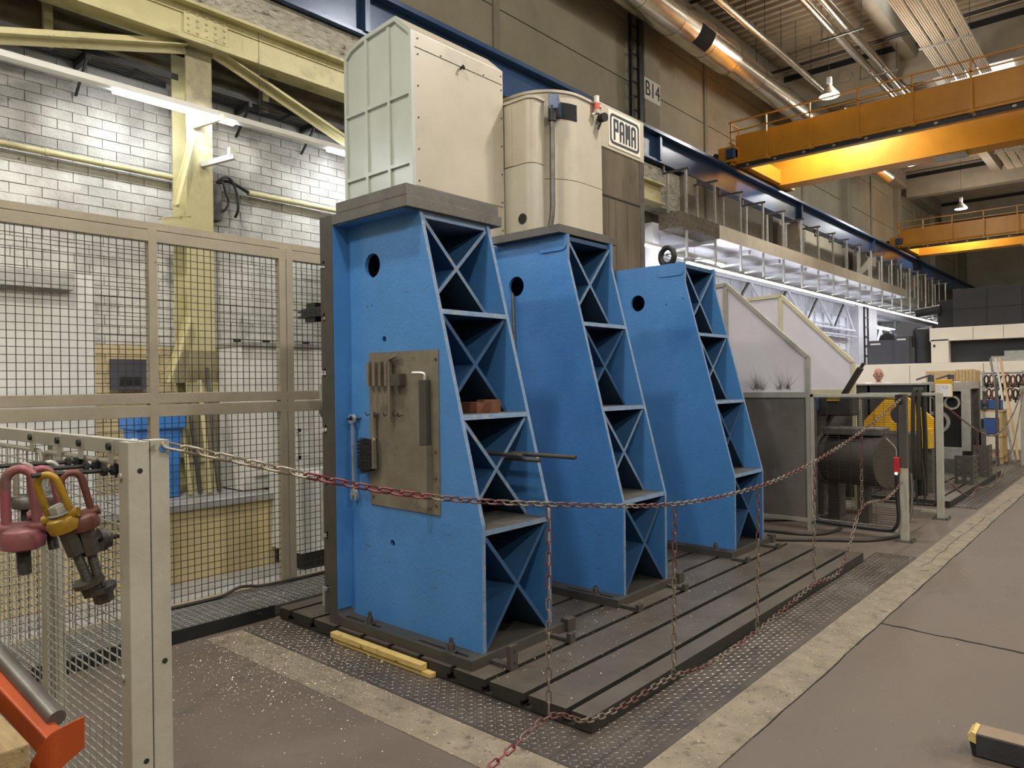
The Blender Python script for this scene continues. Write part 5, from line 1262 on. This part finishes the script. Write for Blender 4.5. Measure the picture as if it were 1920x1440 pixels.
# tool shelf trolley with blue boxes
t = thing('tool_shelf', 'wooden tool shelf trolley holding blue boxes', 'shelf', (-2.6, 16.9, 0))
for x in (-2.98, -2.26): 
    for y in (16.7, 17.2): MB().box(x, x + .06, y, y + .06, 0, 1.0).build('leg', M['wood'], t)
for z in (1.0, .52, .12): MB().box(-3.0, -2.2, 16.68, 17.28, z, z + .04).build('shelf_board', M['wood'], t)
for k, (x, z, w, h) in enumerate(((-2.66, 1.042, .42, .18), (-2.98, 1.042, .22, .14), (-2.53, .562, .26, .30), (-2.80, .562, .22, .28))):
    o = MB().box(x, x + w, 16.72, 17.1, z, z + .012).box(x, x + .012, 16.72, 17.1, z, z + h).box(x + w - .012, x + w, 16.72, 17.1, z, z + h).box(x, x + w, 16.72, 16.732, z, z + h).box(x, x + w, 17.088, 17.1, z, z + h)
    tag(o.build('storage_box', M['plastic_blue']), '%s blue storage box on the wooden tool shelf' % ('upper right', 'upper left', 'lower right', 'lower left')[k], 'box', 'blue boxes on the tool shelf')
for k, x in enumerate((-2.80, -2.62, -2.48)):
    t = thing('tool_holder', '%s machine tool holder upright on the tool shelf' % ('left', 'middle', 'right')[k], 'tool holder', (x, 16.69, 1.04), 'tool holders on the shelf')
    MB().lathe([(.04, 0), (.045, .02), (.03, .06), (.05, .10), (.05, .15), (.035, .20), (.03, .30), (.04, .34), (.035, .36)], (x, 16.64, 1.042), n=14).build('shank', M['steel'] if k == 0 else M['iron'], t, smooth=True)
tag(MB().box(-2.8, -2.5, 16.78, 17.0, .162, .30).build('metal_parts', M['steel_dk'], bevel=.01), 'grey metal parts block on the lowest tool shelf board', 'parts')
tag(MB().box(-2.25, -2.21, 16.2, 16.26, 0, 1.66).build('support_bar', M['steel_dk']), 'tall grey bar standing in front of the tool shelf', 'bar')
for k, (x0, x1, mt) in enumerate(((-2.56, -2.20, 'steel_dk'), (-2.47, -2.12, 'galv'), (-2.39, -2.04, 'wood'))):
    tag(MB().bar((x1, 17.34 + .02 * k, 0.02), (x0, 17.92, 2.06), .09 if k == 2 else .05, .04, (1, 0, 0)).build('leaning_plank', M[mt], bevel=.003), '%s leaning beside the tool shelf' % ('leftmost grey profile', 'middle pale profile', 'pale wooden plank')[k], 'plank', 'planks leaning beside the tool shelf')
# rack of shackles
t = thing('shackle_rack', 'grey rack rail for hanging shackles at the right edge', 'rack', (-2.2, 17.9, 0))
for z in (1.76, 1.48): MB().cyl((-2.75, 18.0, z), (-1.0, 18.0, z), .022, 8).build('rail', M['galv'], t, smooth=True)
for x in (-2.73, -2.04, -1.1): MB().box(x, x + .05, 17.98, 18.03, 0, 1.8).build('upright', M['galv'], t)
for i in range(15):
    for r_, z in enumerate((1.72, 1.44)):
        x = -2.64 + i * .092 + r_ * .04; z = z - random.uniform(0, .03)
        o = MB().tube([(x + .038 * math.sin(a), 17.95, z - .0 - .11 * (1 - math.cos(a)) * .8) for a in [2 * math.pi * k / 12 for k in range(12)]], 0.018, 6, True)
        o.cyl((x - .045, 17.95, z - .19), (x + .045, 17.95, z - .19), .024, 8); o.cyl((x, 17.95, z - .19), (x, 17.95, z - .27), .018, 8)
        tag(o.build('hanging_shackle', M['rust'] if (i + r_) % 3 else M['black'], smooth=True), '%s shackle from the left on the %s rack rail' % (ordinal(i), ('upper', 'lower')[r_]), 'shackle', 'shackles hanging on the rack')
# second barrier chain
c2 = [(-1.94, 9.80, 1.40), (-1.80, 11.5, .95), (-1.80, 13.0, .80), (-1.80, 14.6, 1.0), (-1.85, 16.5, 1.45)]
c3 = [(-1.90, 9.82, .50), (-1.85, 11.0, .12), (-1.82, 11.6, .16), (-1.80, 12.6, .08), (-1.80, 13.6, .15), (-1.80, 14.6, .45), (-1.82, 15.6, .9), (-1.85, 16.5, 1.40)]
dr = [[(-1.80, 11.5, .94), (-1.82, 11.55, .55), (-1.82, 11.6, .17)], [(-1.80, 13.0, .79), (-1.80, 13.0, .45), (-1.80, 13.0, .10)]]
chain('farther barrier chain in front of the perforated blocks', [(c2, 9), (c3, 9)] + [(d, 8) for d in dr], (-1.85, 13, .1), 120)
tag(MB().box(-1.90, -1.84, 16.53, 16.59, 0, 1.5).build('fence_post', M['post']), 'thin post at the right edge where the farther chain ends', 'post')
# dark low wall panel in front of the person, crates
t = thing('guard_screen', 'long dark guard panel in front of the standing man', 'panel', (-3.4, 13.2, 0))
MB().box(-4.6, -2.72, 13.2, 13.24, .15, 1.56).build('panel_sheet', M['anth'], t)
MB().box(-4.6, -2.72, 13.17, 13.27, 1.56, 1.585).build('cap', M['galv'], t)
for x in (-4.6, -3.65, -2.75): MB().box(x, x + .04, 13.2, 13.26, .087, 1.56).build('leg', M['galv'], t)
def crate(label, x0, x1, y0, y1, z0, z1, n, vertical):
    t = thing('wooden_crate', label, 'crate', ((x0 + x1) / 2, y0, z0), 'wooden crates in front of the white machine')
    MB().box(x0 + .02, x1 - .02, y0 + .02, y1, z0, z1 - .02).build('body', M['wood'], t)
    for i in range(n):
        if vertical: w = (x1 - x0) / n; MB().box(x0 + i * w + .004, x0 + (i + 1) * w - .006, y0, y0 + .02, z0, z1).build('slat', M['wood'], t)
        else: w = (z1 - z0) / n; MB().box(x0, x1, y0, y0 + .02, z0 + i * w + .003, z0 + (i + 1) * w - .004).build('slat', M['wood'], t)
crate('wider pale wooden crate left of the slatted one', -3.88, -3.30, 18.5, 19.2, 0, 1.83, 7, False)
crate('slatted pale wooden crate behind the tool shelf', -3.28, -2.90, 18.4, 19.1, 0, 1.85, 6, True)
# ---- white machining centre and its neighbours
t = thing('machining_centre', 'large white and black machining centre across the far right', 'machine', (-1, 21, 0))
MB().box(-6.2, 5, 20.0, 23, 0, 2.04).build('lower_housing', M['mwhite'], t, bevel=.01)
for x in (-4.55, -3.0, -1.4): MB().box(x, x + .012, 19.996, 20.0, .1, 2.0).build('panel_joint', M['conc_beam'], t)
MB().box(-4.07, -3.70, 20.0, 23, 2.04, 2.6).build('corner_post', M['mwhite'], t)
MB().box(-4.10, 5, 20.0, 23, 2.56, 2.88).build('upper_band', M['mwhite'], t, bevel=.01)
for x in (-3.2, -2.6): MB().box(x, x + .012, 19.996, 20.0, 2.58, 2.86).build('panel_joint', M['conc_beam'], t)
MB().box(-3.70, 5, 20.25, 20.3, 2.04, 2.56).build('dark_window', M['anth'], t)
MB().box(-3.70, 5, 20.6, 23, 2.90, 3.84).build('roof_housing', M['anth'], t, bevel=.01)
for x in (-3.0, -2.3, -1.6): MB().box(x, x + .012, 20.594, 20.6, 2.95, 3.8).build('panel_joint', M['slot'], t)
MB().box(-3.70, 5, 20.594, 20.6, 3.35, 3.36).build('panel_joint', M['slot'], t)
MB().box(-4.1, -3.71, 20.9, 23, 2.90, 3.62).build('side_housing', M['anth'], t, bevel=.01)
MB().cyl((-4.0, 20.75, 3.40), (-4.55, 20.75, 3.33), .11, 16).build('exhaust_pipe', M['anth'], t, smooth=True)
MB().box(-2.85, -1.5, 20.05, 20.2, 2.045, 2.16).box(-2.6, -1.5, 20.1, 20.25, 2.16, 2.28).build('sliding_cover', M['galv'], t)
MB().box(-4.02, -3.98, 19.99, 20.0, 2.42, 2.48).build('push_button', M['black'], t)
t = thing('filter_unit', 'dark grey filter unit left of the white machining centre', 'filter unit', (-5, 20.5, 2.04))
MB().box(-5.58, -4.95, 20.3, 21.2, 2.045, 2.66).build('left_housing', M['grey_dk'], t, bevel=.01)
MB().box(-4.95, -4.60, 20.25, 21.2, 2.045, 2.74).build('right_housing', M['grey_dk'], t, bevel=.01)
MB().box(-5.52, -5.28, 20.295, 20.3, 2.55, 2.59).build('white_label', M['paper'], t)
MB().box(-4.88, -4.68, 20.245, 20.25, 2.64, 2.68).build('white_label', M['paper'], t)
MB().cyl((-5.2, 20.6, 2.66), (-5.2, 20.75, 2.66), .20, 20).build('fan_wheel', M['black'], t, smooth=True)
t = thing('dust_tank', 'tall dark cylindrical tank beside the white machining centre', 'tank', (-4.35, 20.4, 2.04))
MB().cyl((-4.33, 20.45, 2.045), (-4.33, 20.45, 2.86), .19, 24).build('shell', M['anth'], t, smooth=True)
MB().lathe([(.20, 0), (.20, .03), (.12, .07)], (-4.33, 20.45, 2.86), n=24).build('lid', M['anth'], t, smooth=True)
MB().cyl((-4.33, 20.45, 2.42), (-4.33, 20.45, 2.44), .195, 24).build('band', M['black'], t, smooth=True)
MB().tube(spline([(-4.53, 20.40, 2.45), (-4.54, 20.40, 2.8), (-4.50, 20.45, 2.90), (-4.38, 20.45, 2.92)], 5), .04, 8).build('pipe', M['anth'], t, smooth=True)
# ---- timber beam lying on the floor, lower right
t = thing('timber_beam', 'black painted timber beam with split yellow end on the floor', 'timber', (-.2, 3.8, 0))
MB().box(-.605, .6, 3.70, 3.82, .004, .10).build('beam', mat('black_paint_wood', '#2b2c30', '#34353a', 6, .6, 0, .2, 30, wear=[('#8a6f42', 14, .72, .03)]), t, bevel=.004)
MB().prism([(-.632, .066), (-.603, .058), (-.603, .101), (-.618, .106), (-.635, .09)], 'y', 3.699, 3.815).build('split_end', M['wood_y'], t)
MB().prism([(-.618, .004), (-.603, .004), (-.603, .057), (-.628, .064), (-.622, .03)], 'y', 3.702, 3.815).build('split_end', M['black'], t)
MB().box(-.60, .6, 3.705, 3.815, .10, .103).build('bare_top', mat('bare_timber', '#7a6a58', '#8a7762', 6, .7), t)

# ================================================================== PERSON
def person(x, y, yawdeg):
    t = thing('person', 'bald man in a white shirt standing behind the dark guard panel', 'person', (x, y, 0))
    A = Matrix.Translation((x, y, 0)) @ Matrix.Rotation(R(yawdeg), 4, 'Z') @ Matrix.Scale(1.03, 4)      # faces -Y before the turn
    def skin(name, V, E_, Rr, mt, sub=2):
        me = bpy.data.meshes.new(name); me.from_pydata([A @ Vector(v) for v in V], E_, []); me.materials.append(mt)
        o = bpy.data.objects.new(name, me); COL.objects.link(o); adopt(o, t)
        sk = o.modifiers.new('skin', 'SKIN'); sk.use_smooth_shade = True
        for sv, r_ in zip(me.skin_vertices[0].data, Rr): sv.radius = r_ if isinstance(r_, tuple) else (r_, r_)
        me.skin_vertices[0].data[0].use_root = True
        s_ = o.modifiers.new('sub', 'SUBSURF'); s_.levels = sub; s_.render_levels = sub
        return o
    V = [(0, 0, .95), (0, 0, 1.17), (0, 0, 1.41), (0, .01, 1.52), (0, .0, 1.59),
         (-.19, 0, 1.49), (-.26, .02, 1.20), (-.24, -.12, .97), (.19, 0, 1.49), (.26, .02, 1.20), (.24, -.12, .97),
         (-.10, 0, .90), (-.11, 0, .50), (-.11, .02, .09), (-.11, -.12, .05), (.10, 0, .90), (.11, 0, .50), (.11, .02, .09), (.11, -.12, .05)]
    E_ = [(0, 1), (1, 2), (2, 3), (3, 4), (2, 5), (5, 6), (6, 7), (2, 8), (8, 9), (9, 10), (0, 11), (11, 12), (12, 13), (13, 14), (0, 15), (15, 16), (16, 17), (17, 18)]
    Rr = [(.16, .11), (.16, .11), (.17, .11), (.075, .07), (.058, .06), .065, .05, .04, .065, .05, .04, .09, .065, .045, .04, .09, .065, .045, .04]
    body = skin('body', V, E_, Rr, M['skin'])
    # shirt and trousers as slightly larger shells
    skin('shirt', V[:3] + [(0, .005, 1.55)] + [V[5], V[6], (-.235, -.09, 1.0), V[8], V[9], (.235, -.09, 1.0)], [(0, 1), (1, 2), (2, 3), (2, 4), (4, 5), (5, 6), (2, 7), (7, 8), (8, 9)],
         [(.175, .125), (.175, .125), (.195, .125), (.10, .085), .085, .06, .05, .075, .06, .05], M['shirt'])
    skin('trousers', [(0, 0, .96), V[11], V[12], (-.11, .02, .12), V[15], V[16], (.11, .02, .12)], [(0, 1), (1, 2), (2, 3), (0, 4), (4, 5), (5, 6)], [(.17, .12), .10, .075, .06, .10, .075, .06], M['trous'])
    h = MB()
    for k in range(15):
        pass
    def hv(name, mb, mt):
        mb.v = [tuple(A @ Vector(v)) for v in mb.v]; return mb.build(name, mt, t, smooth=True)
    hd = MB(); hd.sphere((0, -.01, 1.70), .105, 14, (.76, .92, 1.16)); hd.sphere((0, -.045, 1.625), .062, 10, (.85, .95, .8)); hd.sphere((0, -.112, 1.685), .018, 8, (.8, 1.1, 1.5)); hd.sphere((-.08, .0, 1.69), .022, 8, (.5, .9, 1.4)); hd.sphere((.08, .0, 1.69), .022, 8, (.5, .9, 1.4))
    hv('head', hd, M['skin'])
    hv('eyes', MB().sphere((-.033, -.098, 1.712), .011, 6).sphere((.033, -.098, 1.712), .011, 6), M['print'])
    hv('mouth', MB().sphere((0, -.103, 1.632), .02, 6, (1.1, .35, .28)), M['rust'])
    hv('hair', MB().sphere((0, .025, 1.685), .1, 12, (.80, .85, .85)), M['hair'])
person(-4.0, 15.2, 20)
